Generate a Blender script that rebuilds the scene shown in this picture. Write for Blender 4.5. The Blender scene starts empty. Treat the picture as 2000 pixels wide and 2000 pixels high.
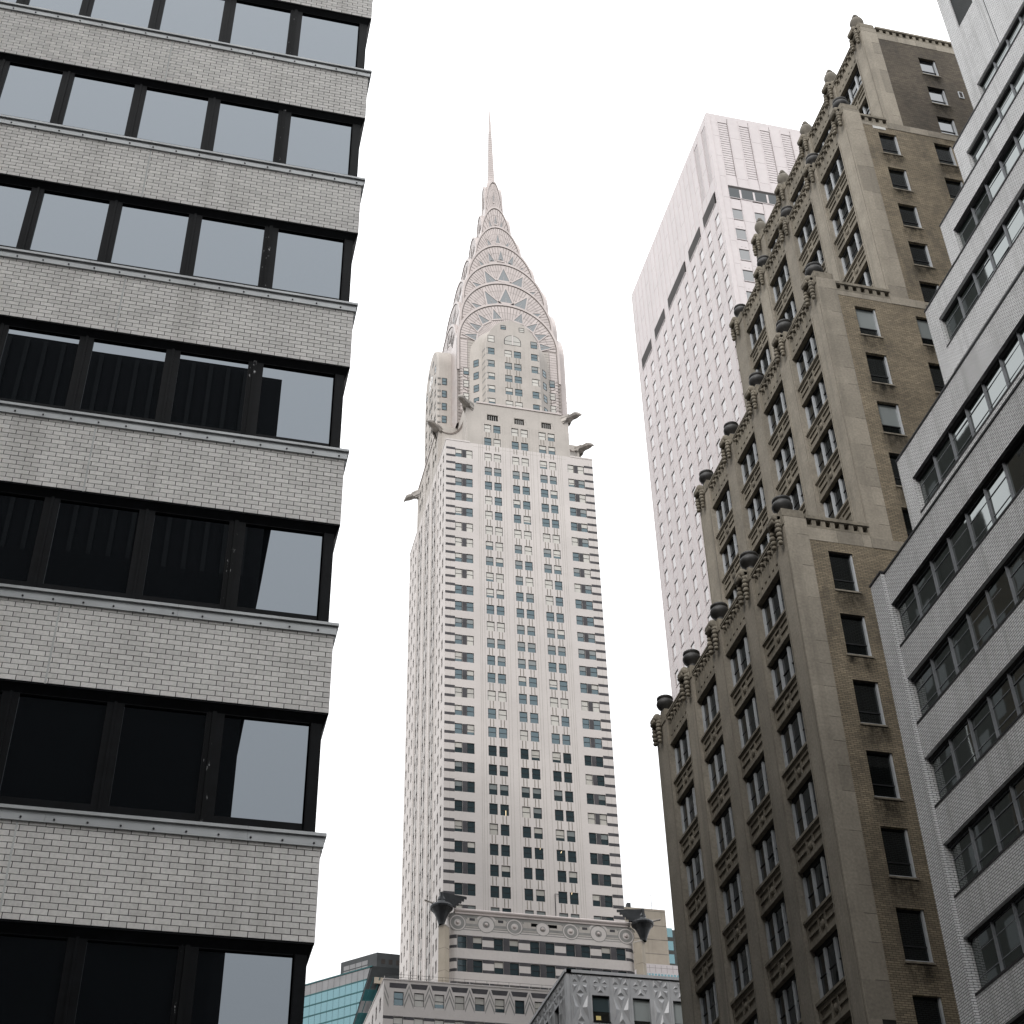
import bpy, math, random
from mathutils import Vector, Matrix

rnd = random.Random(11)
S = bpy.context.scene
COL = S.collection
R = math.radians

# ------------------------------------------------------------------ camera
YAW, PITCH, ROLL, FOC = 0.2543634077287447, 0.6802485756589189, -0.027625864044637845, 3021.5425
fw = Vector((math.sin(YAW) * math.cos(PITCH), math.cos(YAW) * math.cos(PITCH), math.sin(PITCH)))
rt = Vector((math.cos(YAW), -math.sin(YAW), 0.0))
up = rt.cross(fw)
rt2 = rt * math.cos(ROLL) + up * math.sin(ROLL)
up2 = -rt * math.sin(ROLL) + up * math.cos(ROLL)
cam_data = bpy.data.cameras.new('street_camera')
cam_data.sensor_width = 36.0
cam_data.lens = FOC / 2000.0 * 36.0
cam_data.clip_start = 0.1
cam_data.clip_end = 4000.0
cam = bpy.data.objects.new('street_camera', cam_data)
cam.matrix_world = Matrix(((rt2.x, up2.x, -fw.x, 0.0), (rt2.y, up2.y, -fw.y, 0.0), (rt2.z, up2.z, -fw.z, 1.6), (0, 0, 0, 1)))
COL.objects.link(cam)
S.camera = cam

# ------------------------------------------------------------------ sky, sun, exposure
SUN_EL, SUN_AZ = R(35), R(222)          # azimuth clockwise from +y: the light comes over the viewer's left shoulder
world = bpy.data.worlds.new('World')
S.world = world
world.use_nodes = True
wn, wl = world.node_tree.nodes, world.node_tree.links
bg = wn['Background']
sky = wn.new('ShaderNodeTexSky')
sky.sky_type = 'NISHITA'
sky.sun_disc = False
sky.sun_elevation = SUN_EL
sky.sun_rotation = SUN_AZ
sky.air_density = 1.0
sky.dust_density = 4.0
cloud = wn.new('ShaderNodeMixRGB')      # an even cloud deck over the clear sky
cloud.inputs['Fac'].default_value = 0.93
# overcast deck: three times brighter overhead than at the horizon
tc = wn.new('ShaderNodeTexCoord'); sx = wn.new('ShaderNodeSeparateXYZ'); wl.new(tc.outputs['Generated'], sx.inputs[0])
cie = wn.new('ShaderNodeMapRange'); cie.inputs['From Min'].default_value = 0.0; cie.inputs['From Max'].default_value = 1.0
cie.inputs['To Min'].default_value = 7.6; cie.inputs['To Max'].default_value = 22.8
wl.new(sx.outputs['Z'], cie.inputs['Value'])
deck = wn.new('ShaderNodeVectorMath'); deck.operation = 'SCALE'; deck.inputs[0].default_value = (0.99, 1.0, 1.015)
wl.new(cie.outputs['Result'], deck.inputs['Scale']); wl.new(deck.outputs['Vector'], cloud.inputs['Color2'])
wl.new(sky.outputs['Color'], cloud.inputs['Color1'])
wl.new(cloud.outputs['Color'], bg.inputs['Color'])
bg.inputs['Strength'].default_value = 0.10
sun_data = bpy.data.lights.new('sun', 'SUN')
sun_data.energy = 1.5
sun_data.angle = R(16)
sun_data.color = (1.0, 0.965, 0.93)
sun = bpy.data.objects.new('sun', sun_data)
sdir = Vector((math.sin(SUN_AZ) * math.cos(SUN_EL), math.cos(SUN_AZ) * math.cos(SUN_EL), math.sin(SUN_EL)))
sun.rotation_euler = (-sdir).to_track_quat('-Z', 'Y').to_euler()
sun.location = (0, -20, 120)
COL.objects.link(sun)
S.view_settings.view_transform = 'Standard'
S.view_settings.look = 'None'
S.view_settings.exposure = 0.18
S.view_settings.gamma = 1.0
S.view_settings.use_curve_mapping = False
S.cycles.max_bounces = 6
S.cycles.diffuse_bounces = 3
S.cycles.glossy_bounces = 4
S.cycles.use_denoising = True

# ------------------------------------------------------------------ materials
def new_mat(name):
    m = bpy.data.materials.new(name)
    m.use_nodes = True
    nt = m.node_tree
    return m, nt.nodes, nt.links, nt.nodes['Principled BSDF']

def rgba(c, k=1.0):
    return (c[0] * k, c[1] * k, c[2] * k, 1.0)

def mapped(N, L, scale):
    g = N.new('ShaderNodeNewGeometry')
    mp = N.new('ShaderNodeMapping')
    mp.inputs['Scale'].default_value = scale
    L.new(g.outputs['Position'], mp.inputs['Vector'])
    return g, mp

def surf(name, col, rough=0.85, metal=0.0, spec=0.3, var=0.12, scale=0.6, streak=0.0, streak_col=None, fine=0.0, fine_scale=14.0,
         island=0.0, obj_rand=0.0, bump=0.0, warm=0.0, ior=1.5):
    """A surface whose colour wanders with noise, with rain streaks and per-piece variation."""
    m, N, L, B = new_mat(name)
    B.inputs['Roughness'].default_value = rough
    B.inputs['Metallic'].default_value = metal
    B.inputs['Specular IOR Level'].default_value = spec
    B.inputs['IOR'].default_value = ior
    g, mp = mapped(N, L, (scale, scale, scale))
    n1 = N.new('ShaderNodeTexNoise'); n1.inputs['Scale'].default_value = 1.0; n1.inputs['Detail'].default_value = 5.0
    L.new(mp.outputs['Vector'], n1.inputs['Vector'])
    r1 = N.new('ShaderNodeMapRange'); r1.inputs['From Min'].default_value = 0.3; r1.inputs['From Max'].default_value = 0.7
    r1.inputs['To Min'].default_value = 1.0 - var; r1.inputs['To Max'].default_value = 1.0 + var
    L.new(n1.outputs['Fac'], r1.inputs['Value'])
    fac = r1.outputs['Result']
    def times(a, b):
        k = N.new('ShaderNodeMath'); k.operation = 'MULTIPLY'
        L.new(a, k.inputs[0]); L.new(b, k.inputs[1])
        return k.outputs[0]
    def ranged(sock, amount):
        q = N.new('ShaderNodeMapRange'); q.inputs['To Min'].default_value = 1.0 - amount; q.inputs['To Max'].default_value = 1.0 + amount
        L.new(sock, q.inputs['Value'])
        return q.outputs['Result']
    if fine:
        g3, m3 = mapped(N, L, (fine_scale,) * 3)
        n3 = N.new('ShaderNodeTexNoise'); n3.inputs['Scale'].default_value = 1.0; n3.inputs['Detail'].default_value = 3.0
        L.new(m3.outputs['Vector'], n3.inputs['Vector'])
        q = N.new('ShaderNodeMapRange'); q.inputs['From Min'].default_value = 0.3; q.inputs['From Max'].default_value = 0.7
        q.inputs['To Min'].default_value = 1.0 - fine; q.inputs['To Max'].default_value = 1.0 + fine
        L.new(n3.outputs['Fac'], q.inputs['Value'])
        fac = times(fac, q.outputs['Result'])
    if island:
        fac = times(fac, ranged(g.outputs['Random Per Island'], island))
    if obj_rand:
        oi = N.new('ShaderNodeObjectInfo')
        fac = times(fac, ranged(oi.outputs['Random'], obj_rand))
    mul = N.new('ShaderNodeVectorMath'); mul.operation = 'SCALE'
    mul.inputs[0].default_value = col
    L.new(fac, mul.inputs['Scale'])
    out = mul.outputs['Vector']
    if streak:
        g2, m2 = mapped(N, L, (1.6, 1.6, 0.07))
        n2 = N.new('ShaderNodeTexNoise'); n2.inputs['Scale'].default_value = 1.0; n2.inputs['Detail'].default_value = 4.0
        L.new(m2.outputs['Vector'], n2.inputs['Vector'])
        r2 = N.new('ShaderNodeMapRange'); r2.inputs['From Min'].default_value = 0.52; r2.inputs['From Max'].default_value = 0.75
        r2.inputs['To Min'].default_value = 0.0; r2.inputs['To Max'].default_value = streak
        L.new(n2.outputs['Fac'], r2.inputs['Value'])
        mx = N.new('ShaderNodeMixRGB'); mx.inputs['Color2'].default_value = rgba(streak_col or [c * 0.45 for c in col])
        L.new(r2.outputs['Result'], mx.inputs['Fac']); L.new(out, mx.inputs['Color1'])
        out = mx.outputs['Color']
    L.new(out, B.inputs['Base Color'])
    if bump:
        g4, m4 = mapped(N, L, (fine_scale * 1.7,) * 3)
        n4 = N.new('ShaderNodeTexNoise'); n4.inputs['Scale'].default_value = 1.0
        L.new(m4.outputs['Vector'], n4.inputs['Vector'])
        b = N.new('ShaderNodeBump'); b.inputs['Strength'].default_value = bump; b.inputs['Distance'].default_value = 0.02
        L.new(n4.outputs['Fac'], b.inputs['Height']); L.new(b.outputs['Normal'], B.inputs['Normal'])
    return m

def brick(name, c1, c2, mortar, bw, bh, mo, var=0.15, stain=0.0, drip=0.22, stain_col=(0.03, 0.028, 0.025), bump=0.5, rough=0.85):
    m, N, L, B = new_mat(name)
    B.inputs['Roughness'].default_value = rough
    B.inputs['Specular IOR Level'].default_value = 0.3
    g = N.new('ShaderNodeNewGeometry')
    sp = N.new('ShaderNodeSeparateXYZ'); L.new(g.outputs['Position'], sp.inputs[0])
    sn = N.new('ShaderNodeSeparateXYZ'); L.new(g.outputs['True Normal'], sn.inputs[0])
    ab = N.new('ShaderNodeMath'); ab.operation = 'ABSOLUTE'; L.new(sn.outputs['X'], ab.inputs[0])
    gt = N.new('ShaderNodeMath'); gt.operation = 'GREATER_THAN'; gt.inputs[1].default_value = 0.6; L.new(ab.outputs[0], gt.inputs[0])
    mixu = N.new('ShaderNodeMix'); mixu.data_type = 'FLOAT'
    L.new(gt.outputs[0], mixu.inputs['Factor']); L.new(sp.outputs['X'], mixu.inputs['A']); L.new(sp.outputs['Y'], mixu.inputs['B'])
    cb = N.new('ShaderNodeCombineXYZ'); L.new(mixu.outputs['Result'], cb.inputs['X']); L.new(sp.outputs['Z'], cb.inputs['Y'])
    bt = N.new('ShaderNodeTexBrick')
    bt.inputs['Scale'].default_value = 1.0
    bt.inputs['Brick Width'].default_value = bw; bt.inputs['Row Height'].default_value = bh
    bt.inputs['Mortar Size'].default_value = mo; bt.inputs['Mortar Smooth'].default_value = 0.1
    bt.inputs['Color1'].default_value = rgba(c1); bt.inputs['Color2'].default_value = rgba(c2); bt.inputs['Mortar'].default_value = rgba(mortar)
    L.new(cb.outputs[0], bt.inputs['Vector'])
    mp = N.new('ShaderNodeMapping'); mp.inputs['Scale'].default_value = (0.35, 0.35, 0.35); L.new(g.outputs['Position'], mp.inputs['Vector'])
    n1 = N.new('ShaderNodeTexNoise'); n1.inputs['Scale'].default_value = 1.0; n1.inputs['Detail'].default_value = 6.0; L.new(mp.outputs['Vector'], n1.inputs['Vector'])
    r1 = N.new('ShaderNodeMapRange'); r1.inputs['From Min'].default_value = 0.3; r1.inputs['From Max'].default_value = 0.7
    r1.inputs['To Min'].default_value = 1 - var; r1.inputs['To Max'].default_value = 1 + var; L.new(n1.outputs['Fac'], r1.inputs['Value'])
    sc = N.new('ShaderNodeVectorMath'); sc.operation = 'SCALE'; L.new(bt.outputs['Color'], sc.inputs[0]); L.new(r1.outputs['Result'], sc.inputs['Scale'])
    out = sc.outputs['Vector']
    if stain:
        m2 = N.new('ShaderNodeMapping'); m2.inputs['Scale'].default_value = (0.55, 0.55, drip) if drip > .1 else (2.2, 2.2, drip); L.new(g.outputs['Position'], m2.inputs['Vector'])
        n2 = N.new('ShaderNodeTexNoise'); n2.inputs['Scale'].default_value = 1.0; n2.inputs['Detail'].default_value = 8.0; n2.inputs['Roughness'].default_value = 0.65
        L.new(m2.outputs['Vector'], n2.inputs['Vector'])
        r2 = N.new('ShaderNodeMapRange'); r2.inputs['From Min'].default_value = 0.5; r2.inputs['From Max'].default_value = 0.68
        r2.inputs['To Max'].default_value = stain; L.new(n2.outputs['Fac'], r2.inputs['Value'])
        mx = N.new('ShaderNodeMixRGB'); mx.inputs['Color2'].default_value = rgba(stain_col)
        L.new(r2.outputs['Result'], mx.inputs['Fac']); L.new(out, mx.inputs['Color1']); out = mx.outputs['Color']
    L.new(out, B.inputs['Base Color'])
    if bump:
        b = N.new('ShaderNodeBump'); b.invert = True; b.inputs['Strength'].default_value = bump; b.inputs['Distance'].default_value = 0.01
        L.new(bt.outputs['Fac'], b.inputs['Height']); L.new(b.outputs['Normal'], B.inputs['Normal'])
    return m

def glass(name, base, tint, ior, rough=0.02, wave=0.0, wave_scale=1.2):
    m, N, L, B = new_mat(name)
    B.inputs['Base Color'].default_value = rgba(base)
    B.inputs['Roughness'].default_value = rough
    B.inputs['IOR'].default_value = ior
    B.inputs['Specular Tint'].default_value = rgba(tint)
    if wave:
        g, mp = mapped(N, L, (wave_scale,) * 3)
        n = N.new('ShaderNodeTexNoise'); n.inputs['Scale'].default_value = 1.0; n.inputs['Detail'].default_value = 1.5
        L.new(mp.outputs['Vector'], n.inputs['Vector'])
        b = N.new('ShaderNodeBump'); b.inputs['Strength'].default_value = wave; b.inputs['Distance'].default_value = 0.02
        L.new(n.outputs['Fac'], b.inputs['Height']); L.new(b.outputs['Normal'], B.inputs['Normal'])
    return m

M = {}
M['mortar'] = surf('dark mortar', (0.022, 0.02, 0.018), var=0.4, scale=3)
M['glazed_brick'] = surf('pale glazed brick', (0.67, 0.645, 0.61), rough=0.55, spec=0.4, var=0.08, scale=0.8, island=0.10, obj_rand=0.10, fine=0.08, fine_scale=25, streak=0.35, streak_col=(0.27, 0.25, 0.22))
M['glazed_tex'] = brick('pale glazed brick far', (0.5, 0.49, 0.475), (0.45, 0.44, 0.43), (0.045, 0.04, 0.035), 0.228, 0.0905, 0.008)
M['sealant'] = surf('pale sealant', (0.55, 0.55, 0.53), var=0.15, scale=4)
M['alu'] = surf('dull aluminium', (0.42, 0.43, 0.43), rough=0.45, metal=0.35, spec=0.5, var=0.12, scale=1.5, streak=0.3)
M['bolt'] = surf('dark bolt', (0.03, 0.03, 0.032), rough=0.5)
M['black_metal'] = surf('black painted metal', (0.0035, 0.004, 0.005), rough=0.5, spec=0.10, var=0.3, scale=3, fine=0.3, fine_scale=9)
M['inner_dark'] = surf('dark interior', (0.006, 0.006, 0.006), rough=1.0, spec=0.0)
M['tint_glass'] = glass('blue tinted glass', (0.004, 0.005, 0.006), (0.82, 0.91, 1.0), 2.42, rough=0.0, wave=0.006, wave_scale=0.8)
M['sash_glass'] = glass('old sash glass', (0.028, 0.042, 0.048), (0.72, 0.92, 1.0), 1.95, rough=0.04)
M['crown_glass'] = glass('crown window glass', (0.13, 0.135, 0.135), (0.9, 0.96, 1.0), 1.9, rough=0.08)
M['dark_glass'] = glass('dark window glass', (0.007, 0.008, 0.008), (0.9, 0.97, 1.0), 1.62, wave=0.05, wave_scale=1.0)
M['strip_glass'] = glass('strip window glass', (0.010, 0.013, 0.012), (0.93, 1.0, 0.99), 2.7, wave=0.06, wave_scale=0.8)
M['tower_glass'] = glass('office glass painted sky white', (0.46, 0.435, 0.435), (1.0, 0.97, 0.97), 1.6, rough=0.05)  # sky reflection put into the pale base colour
M['tower_front_glass'] = glass('grey office glass', (0.20, 0.205, 0.205), (0.97, 0.98, 1.0), 1.8, rough=0.05)  # plain grey base colour below the gloss
M['mirror_glass'] = glass('mirror glass', (0.02, 0.022, 0.023), (0.95, 0.97, 1.0), 2.4, rough=0.03)
M['teal_glass'] = glass('teal curtain glass', (0.05, 0.12, 0.14), (0.62, 0.93, 1.0), 2.6, rough=0.03)
M['blind'] = surf('cream roller blind behind glass', (0.44, 0.425, 0.39), rough=0.12, spec=0.6, var=0.1, scale=0.3, obj_rand=0.12)
M['blind_grey'] = surf('grey blind behind glass', (0.20, 0.22, 0.22), rough=0.12, spec=0.6, var=0.1, scale=0.3)
M['sash'] = surf('black sash frame', (0.015, 0.016, 0.018), rough=0.6)
M['white_brick'] = surf('white glazed tower brick', (0.53, 0.495, 0.475), rough=0.7, var=0.05, scale=0.12, fine=0.03, fine_scale=3, streak=0.10, streak_col=(0.42, 0.40, 0.37))
M['white_brick_old'] = surf('weathered tower stone', (0.42, 0.39, 0.36), rough=0.8, var=0.08, scale=0.25, fine=0.04, fine_scale=3, streak=0.35, streak_col=(0.30, 0.285, 0.25))
M['dark_brick'] = surf('charcoal tower brick', (0.055, 0.053, 0.058), rough=0.75, var=0.25, scale=0.8)
M['mid_brick'] = surf('grey tower brick', (0.24, 0.235, 0.225), rough=0.8, var=0.15, scale=0.8)
M['rib'] = surf('streaked spandrel groove', (0.21, 0.19, 0.165), rough=0.85, var=0.3, scale=0.9)
M['lined'] = surf('masonry line and moulding shade', (0.40, 0.375, 0.345), rough=0.85, var=0.2, scale=0.5)  # also serves as painted shade along the bay mouldings
M['steel'] = surf('nickel steel cladding', (0.45, 0.40, 0.38), rough=0.42, metal=0.25, spec=0.5, var=0.07, scale=0.35, island=0.05, streak=0.12)
M['steel_dark'] = surf('steel joint', (0.25, 0.22, 0.205), rough=0.6, var=0.2, scale=0.6)
M['eagle'] = surf('weathered steel ornament', (0.29, 0.268, 0.245), rough=0.5, metal=0.2, var=0.35, scale=0.9, streak=0.4)
M['cap'] = surf('dark bronze cap', (0.026, 0.028, 0.031), rough=0.38, metal=0.4, spec=0.5, var=0.4, scale=0.8)
M['tower_panel'] = surf('white aluminium panel', (0.60, 0.555, 0.555), rough=0.6, spec=0.4, var=0.03, scale=0.2, obj_rand=0.025, island=0.025, fine=0.03, fine_scale=1.5)
M['tower_joint'] = surf('panel joint', (0.24, 0.20, 0.195), rough=0.8, var=0.2)
M['slot_dark'] = surf('dark recess and soffit shade', (0.035, 0.03, 0.028), rough=0.7, var=0.2)  # dark colour for recess backs and painted soffit shade
M['limestone'] = surf('buff limestone', (0.27, 0.243, 0.20), rough=0.85, var=0.13, scale=0.7, fine=0.14, fine_scale=8, obj_rand=0.17, streak=0.35, streak_col=(0.10, 0.09, 0.075), bump=0.15)
M['limestone_worn'] = surf('sooty limestone', (0.205, 0.183, 0.146), rough=0.9, var=0.2, scale=0.9, fine=0.16, fine_scale=7, streak=0.55, streak_col=(0.05, 0.046, 0.04), bump=0.2)
M['urn'] = surf('dark bronze urn', (0.03, 0.029, 0.028), rough=0.55, spec=0.4, var=0.4, scale=2)
M['urn_stone'] = surf('grey stone finial', (0.17, 0.155, 0.13), rough=0.85, var=0.3, scale=2, streak=0.4)
M['buff_brick'] = brick('buff brick', (0.28, 0.232, 0.16), (0.18, 0.15, 0.105), (0.07, 0.06, 0.05), 0.29, 0.098, 0.012, var=0.22, stain=0.75, stain_col=(0.075, 0.065, 0.05))
M['brown_brick'] = brick('brown brick', (0.125, 0.105, 0.075), (0.075, 0.06, 0.045), (0.035, 0.03, 0.027), 0.29, 0.098, 0.012, var=0.25, stain=0.55)
M['mullion'] = surf('pale grey painted mullion', (0.42, 0.44, 0.46), rough=0.5, var=0.12, scale=1.5)
M['pale_brick'] = brick('white glazed facing brick', (0.70, 0.705, 0.71), (0.62, 0.625, 0.63), (0.085, 0.085, 0.087), 0.30, 0.098, 0.012, var=0.07, stain=0.5, drip=0.09, stain_col=(0.30, 0.30, 0.295))

M['steel_mullion'] = surf('grey steel mullion', (0.20, 0.21, 0.225), rough=0.5, var=0.15, scale=1.5)
M['coping_dark'] = surf('dark lead coping', (0.02, 0.02, 0.022), rough=0.6, var=0.3)
M['louvre'] = surf('dark louvre', (0.05, 0.055, 0.055), rough=0.6, var=0.2)
M['emboss'] = surf('embossed steel', (0.31, 0.315, 0.325), rough=0.5, metal=0.3, spec=0.5, var=0.1, scale=0.8, streak=0.25)
M['beige'] = surf('beige concrete', (0.38, 0.335, 0.275), rough=0.85, var=0.12, scale=0.35, streak=0.3)
M['grey_panel'] = surf('grey metal panel', (0.20, 0.20, 0.205), rough=0.5, metal=0.2, var=0.1, island=0.08)
M['charcoal'] = surf('charcoal cladding', (0.045, 0.05, 0.053), rough=0.6, var=0.15)
M['teal_metal'] = surf('teal painted frame', (0.015, 0.075, 0.082), rough=0.4, var=0.2)
M['asphalt'] = surf('asphalt', (0.05, 0.05, 0.05), rough=0.95, var=0.2, fine=0.2)
M['concrete'] = surf('pavement concrete', (0.28, 0.27, 0.25), rough=0.9, var=0.15)
M['paint'] = surf('road paint', (0.6, 0.6, 0.57), rough=0.8, var=0.2, scale=3)
M['earth'] = surf('ground', (0.16, 0.155, 0.15), rough=1.0, var=0.2, scale=0.05)
M['dark_facade'] = surf('dark ribbed facade', (0.012, 0.012, 0.013), rough=0.7, spec=0.2, var=0.2)
M['dark_rib'] = surf('dark facade rib', (0.035, 0.035, 0.035), rough=0.7, spec=0.2)
M['tan_facade'] = surf('tan brick facade', (0.10, 0.085, 0.068), rough=0.9, var=0.2, scale=0.3)
M['grey_facade'] = surf('grey brick facade', (0.085, 0.088, 0.083), rough=0.9, var=0.2, scale=0.3)
M['paper'] = surf('yellow paper', (0.55, 0.45, 0.18), rough=0.8)
M['lamp'], _N, _L, _B = new_mat('warm ceiling tube seen through glass')
_B.inputs['Base Color'].default_value = (0.9, 0.75, 0.5, 1)
_B.inputs['Emission Color'].default_value = (1.0, 0.75, 0.42, 1)
_B.inputs['Emission Strength'].default_value = 1.0

m, N, L, B = new_mat('soot stain')
B.inputs['Roughness'].default_value = 1.0
B.inputs['Specular IOR Level'].default_value = 0.0
B.inputs['Base Color'].default_value = (0.03, 0.028, 0.024, 1)
tcn = N.new('ShaderNodeTexCoord'); sp_ = N.new('ShaderNodeSeparateXYZ'); L.new(tcn.outputs['Object'], sp_.inputs[0])
gn, mpn = mapped(N, L, (2.6, 2.6, 1.3))
nn = N.new('ShaderNodeTexNoise'); nn.inputs['Scale'].default_value = 1.0; nn.inputs['Detail'].default_value = 7.0; nn.inputs['Roughness'].default_value = 0.7; L.new(mpn.outputs['Vector'], nn.inputs['Vector'])
def mr(sock, a, b, c, d):
    q = N.new('ShaderNodeMapRange'); q.inputs['From Min'].default_value = a; q.inputs['From Max'].default_value = b; q.inputs['To Min'].default_value = c; q.inputs['To Max'].default_value = d
    L.new(sock, q.inputs['Value']); return q.outputs['Result']
def mm(a, b, op='MULTIPLY'):
    q = N.new('ShaderNodeMath'); q.operation = op; L.new(a, q.inputs[0]); L.new(b, q.inputs[1]); return q.outputs[0]
fz_ = mr(sp_.outputs['Z'], -1.35, -0.1, 0.0, 1.0)
ax_ = N.new('ShaderNodeMath'); ax_.operation = 'ABSOLUTE'; L.new(sp_.outputs['X'], ax_.inputs[0])
fx_ = mr(ax_.outputs[0], 0.45, 0.9, 1.0, 0.0)
al_ = mm(mm(fz_, fx_), mr(nn.outputs['Fac'], 0.36, 0.62, 0.0, 1.0))
cl_ = N.new('ShaderNodeMath'); cl_.operation = 'MULTIPLY'; cl_.inputs[1].default_value = 0.85; L.new(al_, cl_.inputs[0])
L.new(cl_.outputs[0], B.inputs['Alpha'])
M['soot'] = m

# peeling paint on one mullion
m, N, L, B = new_mat('peeling mullion paint')
B.inputs['Roughness'].default_value = 0.6
B.inputs['Specular IOR Level'].default_value = 0.1
g, mp = mapped(N, L, (14, 14, 5))
n = N.new('ShaderNodeTexNoise'); n.inputs['Scale'].default_value = 1.0; n.inputs['Detail'].default_value = 6.0; n.inputs['Roughness'].default_value = 0.7
L.new(mp.outputs['Vector'], n.inputs['Vector'])
cr = N.new('ShaderNodeValToRGB'); cr.color_ramp.elements[0].position = 0.62; cr.color_ramp.elements[0].color = (0.004, 0.0045, 0.005, 1)
cr.color_ramp.elements[1].position = 0.69; cr.color_ramp.elements[1].color = (0.5, 0.5, 0.5, 1)
L.new(n.outputs['Fac'], cr.inputs['Fac']); L.new(cr.outputs['Color'], B.inputs['Base Color'])
M['peel'] = m

# ------------------------------------------------------------------ building blocks
ZV = Vector((0, 0, 1))

class Fc:
    """A vertical face: u runs along it, z up, d outwards."""
    def __init__(s, o, u):
        s.o, s.u = Vector(o), Vector(u).normalized()
        s.n = s.u.cross(ZV)
        s.rot = math.atan2(s.u.y, s.u.x)
    def p(s, u, z, d=0.0):
        return s.o + s.u * u + ZV * z + s.n * d

def front(y): return Fc((0, y, 0), (1, 0, 0))       # u = x, seen from -y
def left(x): return Fc((x, 0, 0), (0, -1, 0))       # u = -y, seen from -x

class MB:
    def __init__(s):
        s.v, s.f, s.m, s.names = [], [], [], []
    def mi(s, name):
        if name not in s.names: s.names.append(name)
        return s.names.index(name)
    def poly(s, pts, mat):
        i = len(s.v)
        s.v.extend(tuple(p) for p in pts)
        s.f.append(tuple(range(i, i + len(pts)))); s.m.append(s.mi(mat))
    def box(s, x0, x1, y0, y1, z0, z1, mat):
        s.fbox(Fc((0, y0, 0), (1, 0, 0)), x0, x1, z0, z1, y0 - y1, 0, mat, True)
    def fbox(s, F, u0, u1, z0, z1, d0, d1, mat, back=False):
        P = F.p
        i = len(s.v)
        s.v.extend(tuple(P(u, z, d)) for d in (d1, d0) for (u, z) in ((u0, z0), (u1, z0), (u1, z1), (u0, z1)))
        q = [(0, 1, 2, 3), (1, 5, 6, 2), (4, 0, 3, 7), (3, 2, 6, 7), (4, 5, 1, 0)]
        if back: q.append((5, 4, 7, 6))
        k = s.mi(mat)
        for a in q:
            s.f.append(tuple(i + t for t in a)); s.m.append(k)
    def wall(s, F, u0, u1, z0, z1, ops, depth, mat, rev=None, d=0.0):
        """A wall sheet with real openings and their reveals."""
        ops = [o for o in ops if o[1] > u0 and o[0] < u1 and o[3] > z0 and o[2] < z1]
        zs = sorted({z0, z1} | {min(max(o[2], z0), z1) for o in ops} | {min(max(o[3], z0), z1) for o in ops})
        for a, b in zip(zs, zs[1:]):
            if b - a < 1e-5: continue
            mid = (a + b) / 2
            cur = u0
            for o in sorted(o for o in ops if o[2] < mid < o[3]):
                if o[0] > cur + 1e-5: s.poly([F.p(cur, a, d), F.p(o[0], a, d), F.p(o[0], b, d), F.p(cur, b, d)], mat)
                cur = max(cur, o[1])
            if cur < u1 - 1e-5: s.poly([F.p(cur, a, d), F.p(u1, a, d), F.p(u1, b, d), F.p(cur, b, d)], mat)
        rv = rev or mat
        for (a, b, c, e) in ops:
            P = F.p; i = d - depth
            s.poly([P(a, c, d), P(a, c, i), P(a, e, i), P(a, e, d)][::-1], rv)
            s.poly([P(b, c, i), P(b, c, d), P(b, e, d), P(b, e, i)][::-1], rv)
            s.poly([P(a, e, i), P(b, e, i), P(b, e, d), P(a, e, d)], rv)
            s.poly([P(a, c, d), P(b, c, d), P(b, c, i), P(a, c, i)], rv)
    def quadface(s, F, u0, u1, z0, z1, d, mat):
        s.poly([F.p(u0, z0, d), F.p(u1, z0, d), F.p(u1, z1, d), F.p(u0, z1, d)], mat)
    def lathe(s, o, prof, seg, mat, axis=None, cap=True):
        """prof: (radius, height) pairs turned about axis through o."""
        ax = Vector(axis) if axis else ZV
        a = ax.orthogonal().normalized(); b = ax.cross(a)
        o = Vector(o); i = len(s.v); k = s.mi(mat)
        for r, h in prof:
            for j in range(seg):
                t = 2 * math.pi * j / seg
                s.v.append(tuple(o + ax * h + (a * math.cos(t) + b * math.sin(t)) * r))
        for r in range(len(prof) - 1):
            for j in range(seg):
                q = (j + 1) % seg
                s.f.append((i + r * seg + j, i + r * seg + q, i + (r + 1) * seg + q, i + (r + 1) * seg + j)); s.m.append(k)
        if cap:
            s.f.append(tuple(i + (len(prof) - 1) * seg + j for j in range(seg))); s.m.append(k)
            s.f.append(tuple(i + j for j in reversed(range(seg)))); s.m.append(k)
    def bar(s, p0, p1, r, mat, seg=5):
        p0, p1 = Vector(p0), Vector(p1)
        ax = (p1 - p0).normalized()
        s.lathe(p0, [(r, 0), (r, (p1 - p0).length)], seg, mat, ax)
    def mesh(s, name, smooth=False):
        me = bpy.data.meshes.new(name)
        me.from_pydata(s.v, [], s.f)
        for nme in s.names: me.materials.append(M[nme])
        me.polygons.foreach_set('material_index', s.m)
        if smooth: me.polygons.foreach_set('use_smooth', [True] * len(s.f))
        me.update()
        return me
    def build(s, name, parent=None, kind=None, label=None, smooth=False):
        return put(s.mesh(name, smooth), name, parent, kind=kind, label=label)

WL = {}     # where each object stands
def put(me, name, parent=None, loc=(0, 0, 0), rot=0.0, kind=None, label=None):
    o = bpy.data.objects.new(name, me)
    COL.objects.link(o)
    loc = Vector(loc)
    if parent is not None:
        o.parent = parent
        pl, pr = WL[parent.name]
        rel = loc - pl
        o.location = Matrix.Rotation(-pr, 3, 'Z') @ rel
        o.rotation_euler = (0, 0, rot - pr)
    else:
        o.location = loc; o.rotation_euler = (0, 0, rot)
    WL[o.name] = (loc, rot)
    if kind: o['kind'] = kind
    if label: o['label'] = label
    return o

def thing(name, label, cat, base, group=None):
    o = put(None, name, None, base)
    o['label'] = label; o['category'] = cat
    if group: o['group'] = group
    return o

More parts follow.
